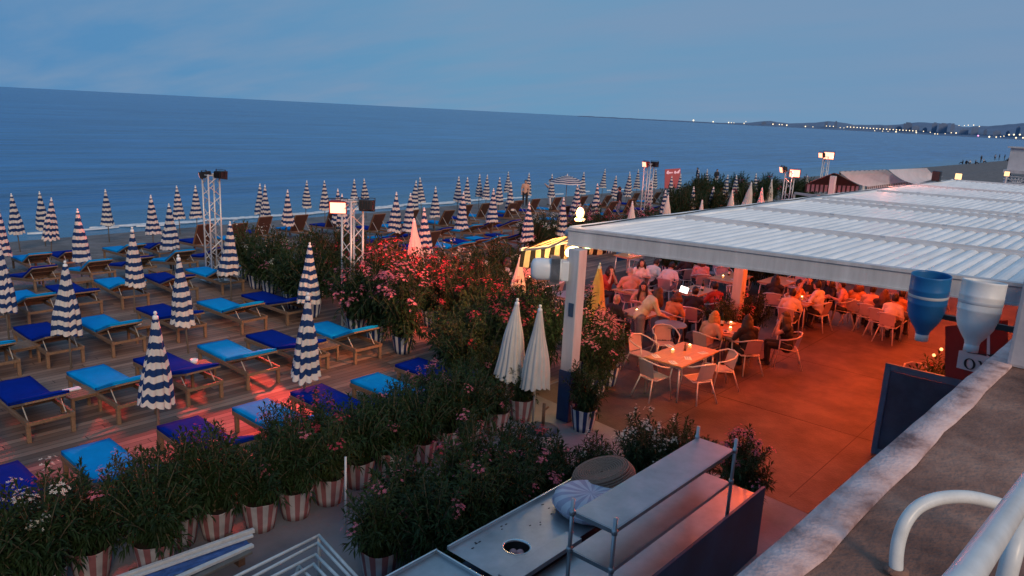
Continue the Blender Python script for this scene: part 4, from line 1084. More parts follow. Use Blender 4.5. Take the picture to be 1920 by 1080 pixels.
pobj(MB().tube([(gx(x, 7.70), gy(x, 7.70), ZT+.02 + .012*math.sin(x*2.1)) for x in frange(10.8, 37, 60)], .012, 6), 'cable', MT['black'])
PIL = [(10.40, 7.42), (17.0, 7.42), (24.2, 7.42), (31.5, 7.42)]
for i, (x, y) in enumerate(PIL):
    s = .235 if i == 0 else .24
    cx = gx(x, y) if i else 10.36
    o = pobj(MB().box((cx, y, (ZB)/2+.0), (s, s, ZB-.004)), 'pillar', MT['beam'], bevel=.012)
    if i == 0:
        w_ = MB().box((cx, y, .47), (s+.03, s+.03, .94)).obj('wrap', MT['wrap'], None, bevel=.015); w_.parent = o
        w_ = MB().box((cx, y+.1245, 2.05), (.10, .012, .22)).box((cx-.1245, y-.03, 2.05), (.012, .10, .24)).obj('switch_plate', MT['steel_dark'], None); w_.parent = o
for x in DIV[2::2]:
    pobj(MB().box((gx(x, 1.2), 1.25, ZB/2), (.22, .22, ZB-.004)), 'pillar', MT['beam'], bevel=.012)
# the glowing corner lamp and the small lamps below the roof edge
p = at(1087, 414, 3.42)
t = thing('corner_lamp', 'round glowing lamp standing on the corner of the white pergola', 'lamp', p)
MB().lathe([(.0, 0), (.09, 0), (.10, .03), (.085, .05)], 12).obj('base', MT['white_metal'], t); MB().ball((0, 0, .14), (.075, .075, .11), 12, 8).obj('lamp_globe', MT['lamp_warm'], t, smooth=True)
point('corner_glow', p + Vector((0, 0, .45)), 14, (1, .5, .25), .1)
p = at(1107, 462, 3.02)
t = thing('green_lamp', 'greenish white lamp under the pergola front beam', 'lamp', p)
MB().box((0, 0, 0), (.22, .09, .05)).obj('lens', MT['lamp_green'], t); MB().box((0, 0, .045), (.26, .12, .03)).obj('housing', MT['white_metal'], t)
point('green_glow', p + Vector((.05, .1, -.12)), 10, (.45, 1, .3), .06)
# floor-washing lamps hung under the roof
for k, (x, y, e) in enumerate([(13.2, 5.0, 40), (13.8, 2.4, 50), (17.0, 5.0, 110), (17.6, 2.2, 100), (21.4, 5.4, 105), (21.9, 2.2, 95), (25.2, 4.8, 100), (30, 4.5, 90), (35, 4.5, 80), (16.5, 6.5, 45)]):
    t = thing('ceiling_lamp', f'red orange lamp under the pergola roof, {ORD[k]} from the front', 'lamp', (gx(x, y)-.6, y, 3.06), 0, 'red lamps under the pergola roof')
    MB().lathe([(.0, .04), (.10, .04), (.11, 0), (.10, -.03)], 14).obj('housing', MT['black'], t); MB().lathe([(.0, -.03), (.095, -.028)], 14).obj('lens', MT['lamp_red'], t)
    point('red_wash', (gx(x, y)-.6, y, 2.9), e*2.1, (1, .100, .014), .12)

spot('table_glow', Vector((gx(13.2, 5.0)-.6, 5.0, 2.9)), at(1282, 663, .75), 330, (1, .20, .045), 62, .7, .1)
# ------------------------------------------------------------------ yellow striped awning at the pergola side
MT['awning'] = stripe_uv('yellow_black_awning', (.02, .018, .02), (.80, .62, .34), trans=.4, duty=.48)
aw = thing('striped_awning', 'yellow and black striped awning glowing beside the pergola corner', 'awning', (10.7, 7.82, 3.2))
mb = MB(); uv = []
x0, x1 = 0.0, 2.9; nx = 48
rows_ = [(0, .06), (.55, -.12), (1.12, -.38), (1.15, -.42), (1.17, -.72)]
for j, (yy, zz) in enumerate(rows_):
    for i in range(nx+1):
        x = x0 + (x1-x0)*i/nx
        dz = -.06*abs(math.sin(x*4.2)) if j == 4 else 0
        mb.v.append((x, yy + (.03*math.sin(x*8.4) if j == 4 else 0), zz + dz)); uv.append((0, x*3.3))
for j in range(len(rows_)-1):
    for i in range(nx): mb.f.append((j*(nx+1)+i, j*(nx+1)+i+1, (j+1)*(nx+1)+i+1, (j+1)*(nx+1)+i))
me = mb.mesh('canopy', MT['awning'], smooth=True); l = me.uv_layers.new(name='fab')
for lp in me.loops: l.data[lp.index].uv = uv[lp.vertex_index]
link('canopy', me, aw)
MB().tube([(-.05, .05, .08), (2.95, .05, .08)], .075, 10).obj('roller_box', MT['beam'], aw, smooth=True)
MB().box((1.45, 1.135, -.385), (2.95, .05, .05)).obj('front_bar', MT['beam'], aw)
for x in (.08, 2.8): MB().tube([(x, .05, 0), (x+.05, .6, -.28), (x, 1.12, -.40)], .022, 6).obj('arm', MT['beam'], aw)
p = Vector((11.5, 8.35, 2.78))
t = thing('awning_lamp', 'very bright yellow lamp hanging under the striped awning', 'lamp', p)
MB().ball((0, 0, 0), (.20, .11, .11), 12, 8).obj('lamp_globe', MT['lamp_yellow'], t, smooth=True); MB().tube([(0, 0, .1), (0, 0, .5)], .01, 5).obj('cord', MT['black'], t)
point('awning_glow', p + Vector((0, .12, -.22)), 55, (1, .62, .26), .12)
point('awning_glow_up', p + Vector((.9, 0, .05)), 22, (1, .6, .18), .08)
# white drum heater fixed on the pillar
p = Vector((10.25, 7.86, 2.02))
t = thing('white_heater', 'white rounded box on the pergola pillar below the striped awning', 'heater', tuple(atd(1050, 506, (Vector((10.36, 7.42, 2.1))-CAM).dot(FW) - .12)), R(-49.5))
mb = MB(); 
for i, (xx, rr) in enumerate([(-.50, .10), (-.47, .19), (-.40, .22), (0, .22), (.02, .20)]):
    for k in range(20):
        a = 2*PI*k/20; c_, s_ = math.cos(a), math.sin(a); q = 1/max(abs(c_), abs(s_))*.45 + .55
        mb.v.append((xx, rr*q*c_*.8, rr*q*s_*.85))
for i in range(4):
    for k in range(20): mb.f.append((i*20+k, i*20+(k+1) % 20, (i+1)*20+(k+1) % 20, (i+1)*20+k))
mb.f.append(tuple(range(20))[::-1]); mb.f.append(tuple(80+k for k in range(20)))
mb.obj('drum', MT['plastic'], t, smooth=True)
mb = MB()
for k in range(9): mb.box((-.16 + k*.018, 0, 0), (.009, .40, .44))
mb.obj('grille', MT['steel'], t)
MB().box((.08, 0, 0), (.13, .28, .34)).obj('mount', MT['plastic'], t, bevel=.02)

# ------------------------------------------------------------------ tables and chairs
def make_chair():
    t = thing('bistro_chair', 'x', 'chair', (0, 0, 0), 0, 'tubular bistro chairs')
    loop = [(-.27, .20, .66), (-.29, .05, .68), (-.27, -.14, .73), (-.18, -.25, .78), (0, -.285, .80), (.18, -.25, .78), (.27, -.14, .73), (.29, .05, .68), (.27, .20, .66)]
    MB().tube(loop, .016, 8).obj('arm_loop', MT['chair'], t, smooth=True)
    MB().tube([(-.20, .20, .44), (.20, .20, .44), (.22, -.15, .42), (.12, -.21, .42), (-.12, -.21, .42), (-.22, -.15, .42)], .013, 7, closed=True).obj('seat_ring', MT['chair'], t, smooth=True)
    for pts in ([(-.27, .20, .66), (-.23, .20, .44), (-.25, .27, 0)], [(.27, .20, .66), (.23, .20, .44), (.25, .27, 0)], [(-.16, -.20, .44), (-.25, -.34, 0)], [(.16, -.20, .44), (.25, -.34, 0)]):
        MB().tube(pts, .014, 7).obj('leg', MT['chair'], t, smooth=True)
    mb = MB(); n = 8
    for i in range(n+1):
        x = -.19 + .38*i/n; mb.v += [(x, -.20 + .22*x*x*4*.25, .46), (x*.98, -.285 + .22*x*x*1.6, .775)]
    for i in range(n): mb.f.append((2*i, 2*i+2, 2*i+3, 2*i+1))
    mb.obj('backrest', MT['sling2'], t, smooth=True)
    mb = MB(); n = 6
    for j in range(n+1):
        for i in range(n+1):
            u, v = i/n-.5, j/n-.5; mb.v.append((u*.42*(1 if v > -.2 else .9), v*.40, .435 - .02*(1-4*u*u)*(1-4*v*v)))
    for j in range(n):
        for i in range(n): mb.f.append((j*(n+1)+i, j*(n+1)+i+1, (j+1)*(n+1)+i+1, (j+1)*(n+1)+i))
    mb.obj('seat', MT['sling2'], t, smooth=True)
    return t
CH0 = make_chair(); ch_used = [False]
def chair(x, y, rz, label):
    if not ch_used[0]:
        ch_used[0] = True; o = CH0; o.location = (x, y, .0); o.rotation_euler = (0, 0, rz); o['label'] = label; return o
    return dup(CH0, (x, y, .0), rz, label)
def table(x, y, lx, ly, label, rz=0, top='tabletop', group='dining tables'):
    t = thing('dining_table', label, 'table', (x, y, 0), rz, group)
    MB().box((0, 0, .735), (lx, ly, .03)).obj('tabletop', MT[top], t, bevel=.006)
    mb = MB()
    for s in (-1, 1): mb.box((0, s*(ly/2-.07), .695), (lx-.14, .03, .045)); mb.box((s*(lx/2-.07), 0, .695), (.03, ly-.17, .045))
    mb.obj('apron', MT['chair'], t)
    for sx in (-1, 1):
        for sy in (-1, 1): MB().tube([(sx*(lx/2-.09), sy*(ly/2-.09), .715), (sx*(lx/2-.05), sy*(ly/2-.05), 0)], .018, 8).obj('leg', MT['chair'], t, smooth=True)
    return t
nC = [0]
def candle(x, y, z, where):
    t = thing('candle', f'small lit candle in a glass {where}', 'candle', (x, y, z), 0, 'table candles')
    MB().lathe([(.0, 0), (.032, 0), (.038, .03), (.040, .07), (.036, .07), (.032, .01)], 12).obj('glass', MT['glassy'], t, smooth=True)
    MB().ball((0, 0, .055), (.024, .024, .026), 8, 6).obj('flame', MT['flame'], t, smooth=True)
def setting(x, y, rz, where):
    t = thing('place_setting', f'white paper napkin with cutlery {where}', 'napkin', (x, y, .7505), rz, 'napkins laid on tables')
    MB().box((0, 0, .003), (.20, .13, .005)).obj('napkin', MT['napkin'], t)
    MB().box((.02, .03, .008), (.16, .014, .004)).obj('fork', MT['steel'], t); MB().box((.02, -.01, .008), (.17, .016, .004)).obj('knife', MT['steel'], t)
def tumbler(x, y, where):
    t = tag(MB().lathe([(.0, 0), (.028, 0), (.034, .11), (.031, .11), (.026, .01)], 12).obj('glass', MT['glassy'], None, True, loc=(x, y, .7505)), f'drinking glass {where}', 'glass', 'drinking glasses on tables')
# empty table in front
T1 = (at(1210, 668, .75) + at(1285, 640, .75) + at(1352, 657, .75) + at(1268, 690, .75))/4
table(T1.x, T1.y, 1.56, .82, 'empty wooden table nearest, laid with two candles and napkins')
for (px, py, lb) in [(1204, 664, 'left end chair of the empty table, seen side on'), (1246, 645, 'chair pushed under the far left side of the empty table'), (1226, 706, 'chair nearest left with its dusky back to the viewer at the empty table'), (1308, 710, 'pale chair standing turned at the near corner of the empty table'), (1350, 692, 'chair at the right near side of the empty table')]:
    p = at(px, py, .42); a = face_to((p.x, p.y), (T1.x, T1.y)) + rb.uniform(-.12, .12); chair(p.x, p.y, a, lb)
for k, (px, py) in enumerate([(1261, 661), (1293, 652)]):
    p = at(px, py, .75); candle(p.x, p.y, .7505, ('left of two' if k == 0 else 'right of two') + ' on the empty front table')
for k, (px, py, w_) in enumerate([(1230, 668, 'left end'), (1262, 680, 'near left edge'), (1318, 662, 'right end'), (1290, 672, 'near right edge'), (1255, 649, 'far edge')]):
    p = at(px, py, .75); setting(p.x, p.y, rb.uniform(-.3, 1.2), f'at the {w_} of the empty front table')
p = at(1284, 657, .75); t = thing('pepper_mill', 'dark pepper mill between the candles on the empty table', 'pepper mill', (p.x, p.y, .7505))
MB().lathe([(0, 0), (.028, 0), (.02, .06), (.026, .10), (.012, .12), (.02, .145), (0, .16)], 12).obj('body', MT['wood_dark'], t, smooth=True)
TB = [(15.95, 7.0, 1.3, .8, 'wooden table in the middle where three women sit', 0, 'tabletop'), (15.6, 9.15, 1.1, .75, 'wooden table on the left with bald and long haired guests', 0, 'tabletop'), (18.9, 9.45, 1.2, .75, 'table in front of the glowing screen behind the waitress', 0, 'tabletop'),
      (21.5, 9.65, 1.5, .8, 'empty wooden table left of the orange pillar', 0, 'tabletop'), (22.3, 8.45, 1.4, .8, 'empty wooden table right of the orange pillar', 0, 'tabletop'), (20.6, 7.05, 1.8, .8, 'crowded table under the roof at right', 0, 'tabletop'), (22.0, 11.2, .8, .8, 'round edged table behind the white shirted pair', 0, 'tabletop'), (17.5, 10.6, .9, .8, 'table between the peach shirted man and the woman in white', 0, 'tabletop'),
      (22.0, 13.6, .9, .7, 'tall small table beside the blue screen', 0, 'tabletop'), (26.0, 5.6, 1.6, .8, 'dim table far under the pergola roof', 0, 'tabletop'), (16.2, 13.2, .8, .8, 'table in the planting behind the closed pink parasol', 0, 'tabletop'), (15.6, 11.3, .8, .8, 'small table below the white heater box', 0, 'greytop')]
for a in TB: table(a[0], a[1], a[2], a[3], a[4], a[5], a[6])
t = thing('round_table', 'small round grey folding table under the leaning waitress', 'table', (15.25, 8.15, 0))
MB().lathe([(0, .70), (.36, .70), (.37, .715), (.36, .73), (0, .73)], 24).obj('tabletop', MT['greytop'], t)
for s in (-1, 1):
    for q in (-.12, .12): MB().tube([(s*.24, q, .70), (-s*.24, q, 0)], .014, 6).obj('leg', MT['black'], t)
for k, (x, y, z, w_) in enumerate([(15.8, 6.95, .7505, 'on the table of three women'), (16.25, 7.15, .7505, 'at the far end of the three women table'), (15.45, 9.2, .7505, 'on the left table by the bald man'), (21.2, 9.75, .7505, 'on the empty table left of the orange pillar'), (22.1, 8.5, .7505, 'on the empty table right of the orange pillar'), (20.4, 7.05, .7505, 'on the crowded table'), (22.0, 13.6, .7505, 'on the small table by the blue screen'), (16.2, 13.2, .7505, 'behind the closed pink parasol'), (21.9, 11.2, .7505, 'behind the white shirted pair')]):
    candle(x, y, z, w_)
for k, (x, y, w_) in enumerate([(15.6, 7.2, 'left of the candle of three women'), (16.1, 6.8, 'right of the candle of three women'), (20.0, 6.95, 'left on the crowded table'), (20.9, 7.1, 'right on the crowded table'), (18.7, 9.4, 'by the glowing screen')]): tumbler(x, y, w_)
for k, (x, y, w_) in enumerate([(15.65, 6.8, 'near edge of the three women table'), (20.2, 7.2, 'far side of the crowded table'), (20.8, 6.85, 'near side of the crowded table'), (21.2, 9.4, 'empty table left of the pillar'), (22.5, 8.2, 'empty table right of the pillar')]): setting(x, y, .3*k, 'at the ' + w_)
def plate(x, y, w_):
    t = thing('plate', f'white plate with leftovers {w_}', 'plate', (x, y, .7505), 0, 'plates on tables')
    MB().lathe([(0, .004), (.08, .004), (.125, .016), (.128, .018), (.08, .012), (0, .010)], 20).obj('dish', MT['napkin'], t, smooth=True)
    MB().ball((.01, 0, .018), (.05, .04, .016), 8, 5).obj('food', MT['hair_brown'], t, smooth=True)
def bottle(x, y, w_):
    t = thing('bottle', f'dark glass bottle {w_}', 'bottle', (x, y, .7505), 0, 'bottles on tables')
    MB().lathe([(0, 0), (.036, 0), (.037, .17), (.014, .23), (.014, .30), (0, .30)], 12).obj('body', MT['bottle'], t, smooth=True)
    MB().lathe([(.0375, .05), (.0375, .13)], 12).obj('label', MT['napkin'], t, smooth=True)
MT['bottle'] = mat('dark_bottle_glass', (.01, .03, .012), .12)
for x, y, w_ in [(15.55, 6.95, 'before the blonde woman'), (16.3, 6.75, 'before the woman in sleeveless black'), (16.35, 7.2, 'far right on the three women table'), (20.1, 6.8, 'before the short haired guest'), (20.6, 6.85, 'before the man in white'), (21.1, 6.85, 'before the man in pink'), (20.4, 7.3, 'far left on the crowded table'), (21.2, 7.3, 'far right on the crowded table'), (15.3, 9.05, 'before the bald man'), (15.9, 9.3, 'before the facing dark haired woman'), (18.6, 9.5, 'before the man with the screen'), (19.2, 9.5, 'before the guest in dark red'), (21.8, 11.0, 'before the white shirted pair'), (17.4, 10.5, 'before the woman in white'), (25.7, 5.5, 'left on the dim far table'), (26.4, 5.7, 'right on the dim far table')]: plate(x, y, w_)
for x, y, w_ in [(16.0, 7.25, 'on the three women table'), (20.75, 7.15, 'on the crowded table'), (15.7, 9.0, 'on the bald man table'), (19.0, 9.3, 'by the glowing screen'), (22.15, 11.35, 'on the round edged table'), (21.7, 9.8, 'on the empty table left of the orange pillar')]: bottle(x, y, w_)
# chairs behind people and around the further tables
CHS = [(20.6, 9.0, 'chair on the near side of the table left of the orange pillar', (21.5, 9.65)), (22.4, 10.3, 'chair beyond the table left of the orange pillar', (21.5, 9.65)), (23.3, 8.3, 'white tubed chair at the far end right of the orange pillar', (22.3, 8.45)), (22.2, 7.8, 'chair on the near side of the table right of the orange pillar', (22.3, 8.5)), (23.1, 11.0, 'chair beyond the round edged table', (22, 11.2)), (22.9, 13.8, 'chair beside the blue screen', (22, 13.6)), (16.4, 12.5, 'red cushioned chair under the striped awning', (16.2, 13.2)), (26.2, 4.9, 'dim chair far under the roof', (26, 5.6)), (25.2, 5.9, 'dim chair at the far table end', (26, 5.6)), (15.0, 11.5, 'chair by the small table below the white heater box', (15.6, 11.3)), (16.2, 3.1, 'dark rimmed chair beside the lit bush', (15.3, 2.0))]
for x, y, lb, to in CHS: chair(x, y, face_to((x, y), to), lb)

def sitter(px, py, to, label, ch, z=1.20, **k):
    p = at(px, py, z); a = face_to((p.x, p.y), to) if not isinstance(to, (int, float)) else to
    person(label, (p.x, p.y, -.02), a, **k)
    if ch: chair(p.x, p.y, a, ch)
W3 = (15.95, 7.0)
sitter(1330, 588, W3, 'blonde woman in a peach top leaning at the table of three women', 'chair of the blonde woman', lean=16, top='shirt_peach', bottom='jean', hair='hair_blonde', hairlen=.36, sleeve=2)
sitter(1408, 598, (16.3, 7.6), 'woman with long dark hair and black top, back to the viewer', 'pink backed chair under the dark haired woman in black', lean=6, top='shirt_dark', bottom='shirt_dark', hair='hair_dark', hairlen=.52, sleeve=2)
sitter(1484, 590, (15.9, 7.2), 'woman with long black hair in sleeveless black, hand near her chin', 'chair of the woman in sleeveless black', lean=8, arms='chin', top='shirt_dark', bottom='shirt_dark', hair='hair_dark', hairlen=.50, sleeve=0)
sitter(1150, 556, (15.6, 9.2), 'bald man in dark clothes beside the yellow parasol', 'chair of the bald man', lean=8, top='shirt_dark', bottom='shirt_dark', bald=True, sleeve=2)
sitter(1207, 530, (15.4, 9.0), 'woman with long dark hair facing the viewer at the left table', 'chair of the facing dark haired woman', lean=10, top='shirt_peach', bottom='shirt_dark', hair='hair_dark', hairlen=.42, sleeve=1)
sitter(1184, 512, (17.6, 10.8), 'broad man in a peach shirt seen from behind', 'chair of the man in peach', lean=8, z=1.2, top='shirt_peach', bottom='jean', hair='hair_grey', sleeve=2, nod=35, scale=1.08)
sitter(1204, 488, (17.5, 10.5), 'red faced woman in a white top turned to the viewer', 'chair of the woman in white', lean=6, top='shirt_white', bottom='shirt_dark', hair='hair_dark', hairlen=.2, look=10)
person('white shirted guest leaning forward, left of the pair seen from behind', (19.75, 11.45, 0), face_to((19.7, 11.4), (22, 11.3)), pose='sit', lean=30, top='shirt_white', bottom='shirt_dark', hair='hair_dark', sleeve=2, nod=10)
person('white shirted guest leaning forward, right of the pair seen from behind', (19.6, 10.75, 0), face_to((19.6, 10.8), (22, 11.2)), pose='sit', lean=26, top='shirt_white', bottom='jean', hair='hair_dark', sleeve=2, nod=12)
chair(19.75, 11.45, face_to((19.7, 11.4), (22, 11.3)), 'chair of the left white shirted guest'); chair(19.6, 10.75, face_to((19.6, 10.8), (22, 11.2)), 'chair of the right white shirted guest')
p = at(1222, 650, 0)
person('waitress with long auburn hair in cream top and grey jeans bending over the round table', (14.62, 8.62, 0), face_to((14.62, 8.62), (15.4, 8.0)), pose='stand', arms='reach', lean=36, top='shirt_cream', bottom='jean', hair='hair_brown', hairlen=.34, sleeve=1, nod=6, scale=1.0)
sitter(1262, 552, (17.2, 8.4), 'guest in an orange top behind the waitress', 'chair of the guest in orange', lean=12, top='shirt_orange', bottom='shirt_dark', hair='hair_brown', hairlen=.15)
sitter(1302, 543, (18.4, 8.9), 'dark clothed man holding a glowing screen', 'chair of the man with the screen', lean=10, arms='phone', top='shirt_dark', bottom='shirt_dark', hair='hair_dark', sleeve=2)
sitter(1346, 534, (18.6, 9.4), 'guest in dark red left of the orange pillar', 'chair of the guest in dark red', lean=8, top='shirt_red', bottom='shirt_dark', hair='hair_dark', sleeve=2)
XT = (20.6, 7.05)
sitter(1541, 536, (20.5, 7.1), 'man in a white shirt seen from behind at the crowded table', 'dark tubed chair of the man in white', lean=8, top='shirt_white', bottom='shirt_dark', hair='hair_dark', sleeve=1, scale=1.05)
sitter(1588, 530, (21.2, 7.1), 'man in a pink shirt seen from behind at the crowded table', 'red chair of the man in pink', lean=8, top='shirt_pink', bottom='shirt_dark', hair='hair_dark', sleeve=1)
sitter(1484, 546, (20.4, 7.0), 'short haired guest in profile at the near end of the crowded table', 'chair of the short haired guest in profile', lean=12, top='shirt_cream', bottom='shirt_dark', hair='hair_dark')
sitter(1497, 524, (20.4, 7.0), 'woman in orange raising one arm at the crowded table', 'chair of the arm raising woman', lean=2, z=1.25, arms='mix', top='shirt_orange', bottom='shirt_dark', hair='hair_dark', sleeve=1)
sitter(1518, 520, (20.7, 7.0), 'far side guest between the raised arm and the man in white', 'chair of the far side guest', lean=4, top='shirt_dark', bottom='shirt_dark', hair='hair_brown')
sitter(1562, 524, (21.2, 7.0), 'guest in black between the men in white and pink', 'chair of the guest in black', lean=4, top='shirt_dark', bottom='shirt_dark', hair='hair_dark', hairlen=.2)
sitter(1610, 532, (26, 5.6), 'guest with brown hair right of the man in pink', 'chair of the brown haired guest', lean=4, top='shirt_orange', bottom='shirt_dark', hair='hair_brown', hairlen=.2)
person('dim guest in red far under the roof', (25.6, 4.9, 0), .4, lean=6, top='shirt_red', bottom='shirt_dark', hair='hair_dark')
person('dim guest in peach farthest under the roof', (27.1, 5.6, 0), 1.6, lean=6, top='shirt_peach', bottom='shirt_dark', hair='hair_brown')
for k, (px, py, to, tp, hr, hl, lb) in enumerate([(1636, 540, (26, 5.6), 'shirt_peach', 'hair_dark', 0, 'man in peach left in the dim group under the roof edge'), (1657, 548, (26, 5.0), 'shirt_dark', 'hair_brown', .3, 'long haired guest in black middle of the dim group under the roof edge'), (1676, 556, (25, 4.6), 'shirt_white', 'hair_dark', 0, 'guest in white right in the dim group under the roof edge'), (1690, 548, (27.5, 4.4), 'shirt_orange', 'hair_dark', 0, 'guest in orange beside the blue hopper'), (1455, 520, (22.3, 8.45), 'shirt_dark', 'hair_dark', .35, 'dark haired guest on the right of the orange pillar table'), (1318, 487, (22, 11.2), 'shirt_pink', 'hair_brown', .2, 'guest in pink beyond the white shirted pair'), (1290, 478, (21.6, 11.3), 'shirt_dark', 'hair_dark', 0, 'dark clothed guest at the far side of the round edged table'), (1140, 500, (17.4, 10.8), 'shirt_red', 'hair_dark', .2, 'guest in red left of the man in peach')]):
    sitter(px, py, to, lb, 'chair of the ' + lb.split(' under')[0].split(' beside')[0].split(' beyond')[0], lean=6 + 3*(k % 3), top=tp, bottom='shirt_dark', hair=hr, hairlen=hl, arms=('table', 'chin', 'lap')[k % 3])
sitter(905, 492, (16.2, 13.1), 'grey haired man in a dark jacket seated among the oleanders', 'chair of the man in the dark jacket', lean=4, top='shirt_dark', bottom='shirt_dark', hair='hair_grey', sleeve=2, look=60)
sitter(946, 487, (16.6, 13.6), 'person in a pale grey cardigan seen from behind among the oleanders', 'chair of the person in the grey cardigan', lean=6, top='shirt_grey', bottom='shirt_dark', hair='hair_dark', hairlen=.2, sleeve=2)
sitter(986, 487, (16.2, 13.2), 'pink clad guest under the edge of the striped awning', 'chair of the pink clad guest', lean=14, top='shirt_pink', bottom='shirt_pink', hair='hair_blonde', sleeve=2)
p = at(1283, 541, 1.05)
t = thing('tablet', 'white glowing tablet screen held up at a table', 'tablet', (p.x, p.y, 1.02), face_to((p.x, p.y), (0, 0)))
MB().box((0, 0, 0), (.24, .012, .19), Matrix.Rotation(R(-14), 3, 'Y')).obj('body', MT['black'], t); MB().box((0, .008, 0), (.215, .006, .165), Matrix.Rotation(R(-14), 3, 'Y')).obj('screen', MT['screen'], t)
tag(MB().box((0, 0, 0), (.9, .03, 1.0)).obj('blue_screen', MT['bluehop'], None, loc=(22.6, 14.2, .9)), 'blue panel behind the small table beyond the yellow parasol', 'screen')
# people on the beach
def stander(px, py, h, label, **k):
    p = on_ground(px, py, h); person(label, tuple(p), k.pop('rz', 0), pose='stand', **k)
stander(986, 337, 1.72, 'person in dark clothes standing at the waterline behind parasols', rz=2.2, arms='down', top='shirt_peach', bottom='shirt_dark', hair='hair_dark')
stander(1033, 336, 1.72, 'person in white with raised arms near the open parasol', rz=1.0, arms='phone', top='shirt_white', bottom='shirt_white', hair='hair_dark', sleeve=1)
stander(1163, 351, 1.70, 'dark figure standing between two parasols by the sea', rz=.4, arms='down', top='shirt_dark', bottom='jean', hair='hair_dark', sleeve=2)
stander(1309, 313, 1.75, 'dark clad figure standing behind a striped parasol right of the signboard', rz=.6, arms='down', top='shirt_dark', bottom='shirt_dark', hair='hair_dark', sleeve=2)
stander(1345, 317, 1.72, 'figure in dark top and pale trousers standing above the far hedge', rz=2.5, arms='lap', top='shirt_dark', bottom='shirt_grey', hair='hair_dark', sleeve=2)
for k, (px, py, ps, tp) in enumerate([(1806, 300, 'floor', 'shirt_dark'), (1813, 300, 'floor', 'shirt_dark'), (1819, 300, 'floor', 'shirt_white'), (1830, 300, 'floor', 'shirt_dark'), (1841, 291, 'stand', 'shirt_dark'), (1845, 298, 'floor', 'shirt_grey'), (1867, 289, 'stand', 'shirt_grey'), (1875, 289, 'stand', 'shirt_dark'), (1885, 289, 'stand', 'shirt_dark'), (1891, 296, 'floor', 'shirt_dark')]):
    h = 1.7 if ps == 'stand' else .85
    p = on_ground(px, py, h)
    person(f'small dark figure {"standing" if ps == "stand" else "sitting"} on the far beach, {ORD[k]} from left of the group', tuple(p), rb.uniform(0, 6), pose=ps, arms='lap' if ps == 'floor' else 'down', top=tp, bottom='shirt_dark', hair='hair_dark', sleeve=2, group='people on the far beach')
build_people()

# ------------------------------------------------------------------ steel bar in the foreground
def rim_table(x0, x1, y0, y1, z, label, name='steel_table', rim=('y1', 'x1'), legs=True, group=None, hole=None):
    t = thing(name, label, 'table', ((x0+x1)/2, (y0+y1)/2, 0), 0, group)
    a, b = (x1-x0)/2, (y1-y0)/2
    if hole:
        hx, hy, hr = hole; mb = MB(); n = 32; ring = []
        for k in range(n):
            an = 2*PI*k/n; c_, s_ = math.cos(an), math.sin(an)
            mb.v.append((hx+hr*c_, hy+hr*s_, z))
        for k in range(n):
            an = 2*PI*k/n; c_, s_ = math.cos(an), math.sin(an)
            tx = (a-hx)/c_ if c_ > 1e-6 else ((-a-hx)/c_ if c_ < -1e-6 else 1e9); ty = (b-hy)/s_ if s_ > 1e-6 else ((-b-hy)/s_ if s_ < -1e-6 else 1e9)
            q = min(tx, ty); mb.v.append((hx+q*c_, hy+q*s_, z))
        for c_ in ((a, b), (-a, b), (-a, -b), (a, -b)): mb.v.append((c_[0], c_[1], z))
        for k in range(n): mb.f.append((k, n+k, n+(k+1) % n, (k+1) % n))
        def ci(k): 
            p, q = Vector(mb.v[n+k]), Vector(mb.v[n+(k+1) % n])
            if abs(p.x-q.x) > 1e-5 and abs(p.y-q.y) > 1e-5:
                best = min(range(4), key=lambda j: (Vector(mb.v[2*n+j])-p).length+(Vector(mb.v[2*n+j])-q).length); mb.f.append((n+k, 2*n+best, n+(k+1) % n))
        for k in range(n): ci(k)
        o = mb.obj('worktop', MT['steel'], t)
        MB().lathe([(hr, z), (hr, z-.22), (0, z-.23)], 32, (hx, hy, 0)).obj('bin_hole', MT['black'], t, smooth=True)
        MB().lathe([(hr+.012, z+.003), (hr-.002, z+.005), (hr-.004, z-.02)], 32, (hx, hy, 0)).obj('hole_rim', MT['steel_rim'], t, smooth=True)
    else:
        MB().box((0, 0, z-.015), (2*a, 2*b, .03)).obj('worktop', MT['steel'], t, bevel=.004)
    for r_ in rim:
        if r_ == 'y1': m_ = MB().box((0, b-.012, z+.022), (2*a, .022, .042))
        elif r_ == 'x1': m_ = MB().box((a-.012, -.013, z+.02), (.022, 2*b-.028, .038))
        elif r_ == 'y0': m_ = MB().box((0, -b+.012, z+.022), (2*a, .022, .042))
        else: m_ = MB().box((-a+.012, -.013, z+.02), (.022, 2*b-.028, .038))
        m_.obj('rim', MT['steel_rim'], t, bevel=.004)
    MB().bbox((-a+.03, -b+.03, .12), (a-.03, b-.03, z-.24 if hole else z-.04)).obj('cabinet', MT['steel_dark'], t)
    for sx in (-1, 1):
        for sy in (-1, 1): MB().box((sx*(a-.05), sy*(b-.05), .06), (.05, .05, .12)).obj('leg', MT['steel'], t)
    return t
rim_table(4.95, 7.62, 4.10, 4.93, .90, 'long steel counter with a round waste hole beside the oleanders', hole=(-1.335+.55, -.06, .14))
rim_table(3.6, 4.84, 4.16, 4.97, .90, 'separate steel worktop with raised rim at the bottom edge, left of the counter')
rim_table(4.9, 8.62, 3.22, 4.05, .84, 'steel counter under the two tier shelf, backed by a dark board', rim=())
tag(MB().bbox((4.6, 3.125, .0), (8.70, 3.16, .93)).obj('back_board', MT['steel_dark'], None, bevel=.004), 'tall dark board along the back of the steel bar', 'board')
tag(MB().bbox((4.95, 4.02, .902), (6.05, 4.22, .955)).obj('steel_lip', MT['steel'], None, bevel=.006), 'raised steel lip along the counter in front of the shelf', 'lip')
p = (4.95+2.67/2-1.335+.55, 4.515-.06)
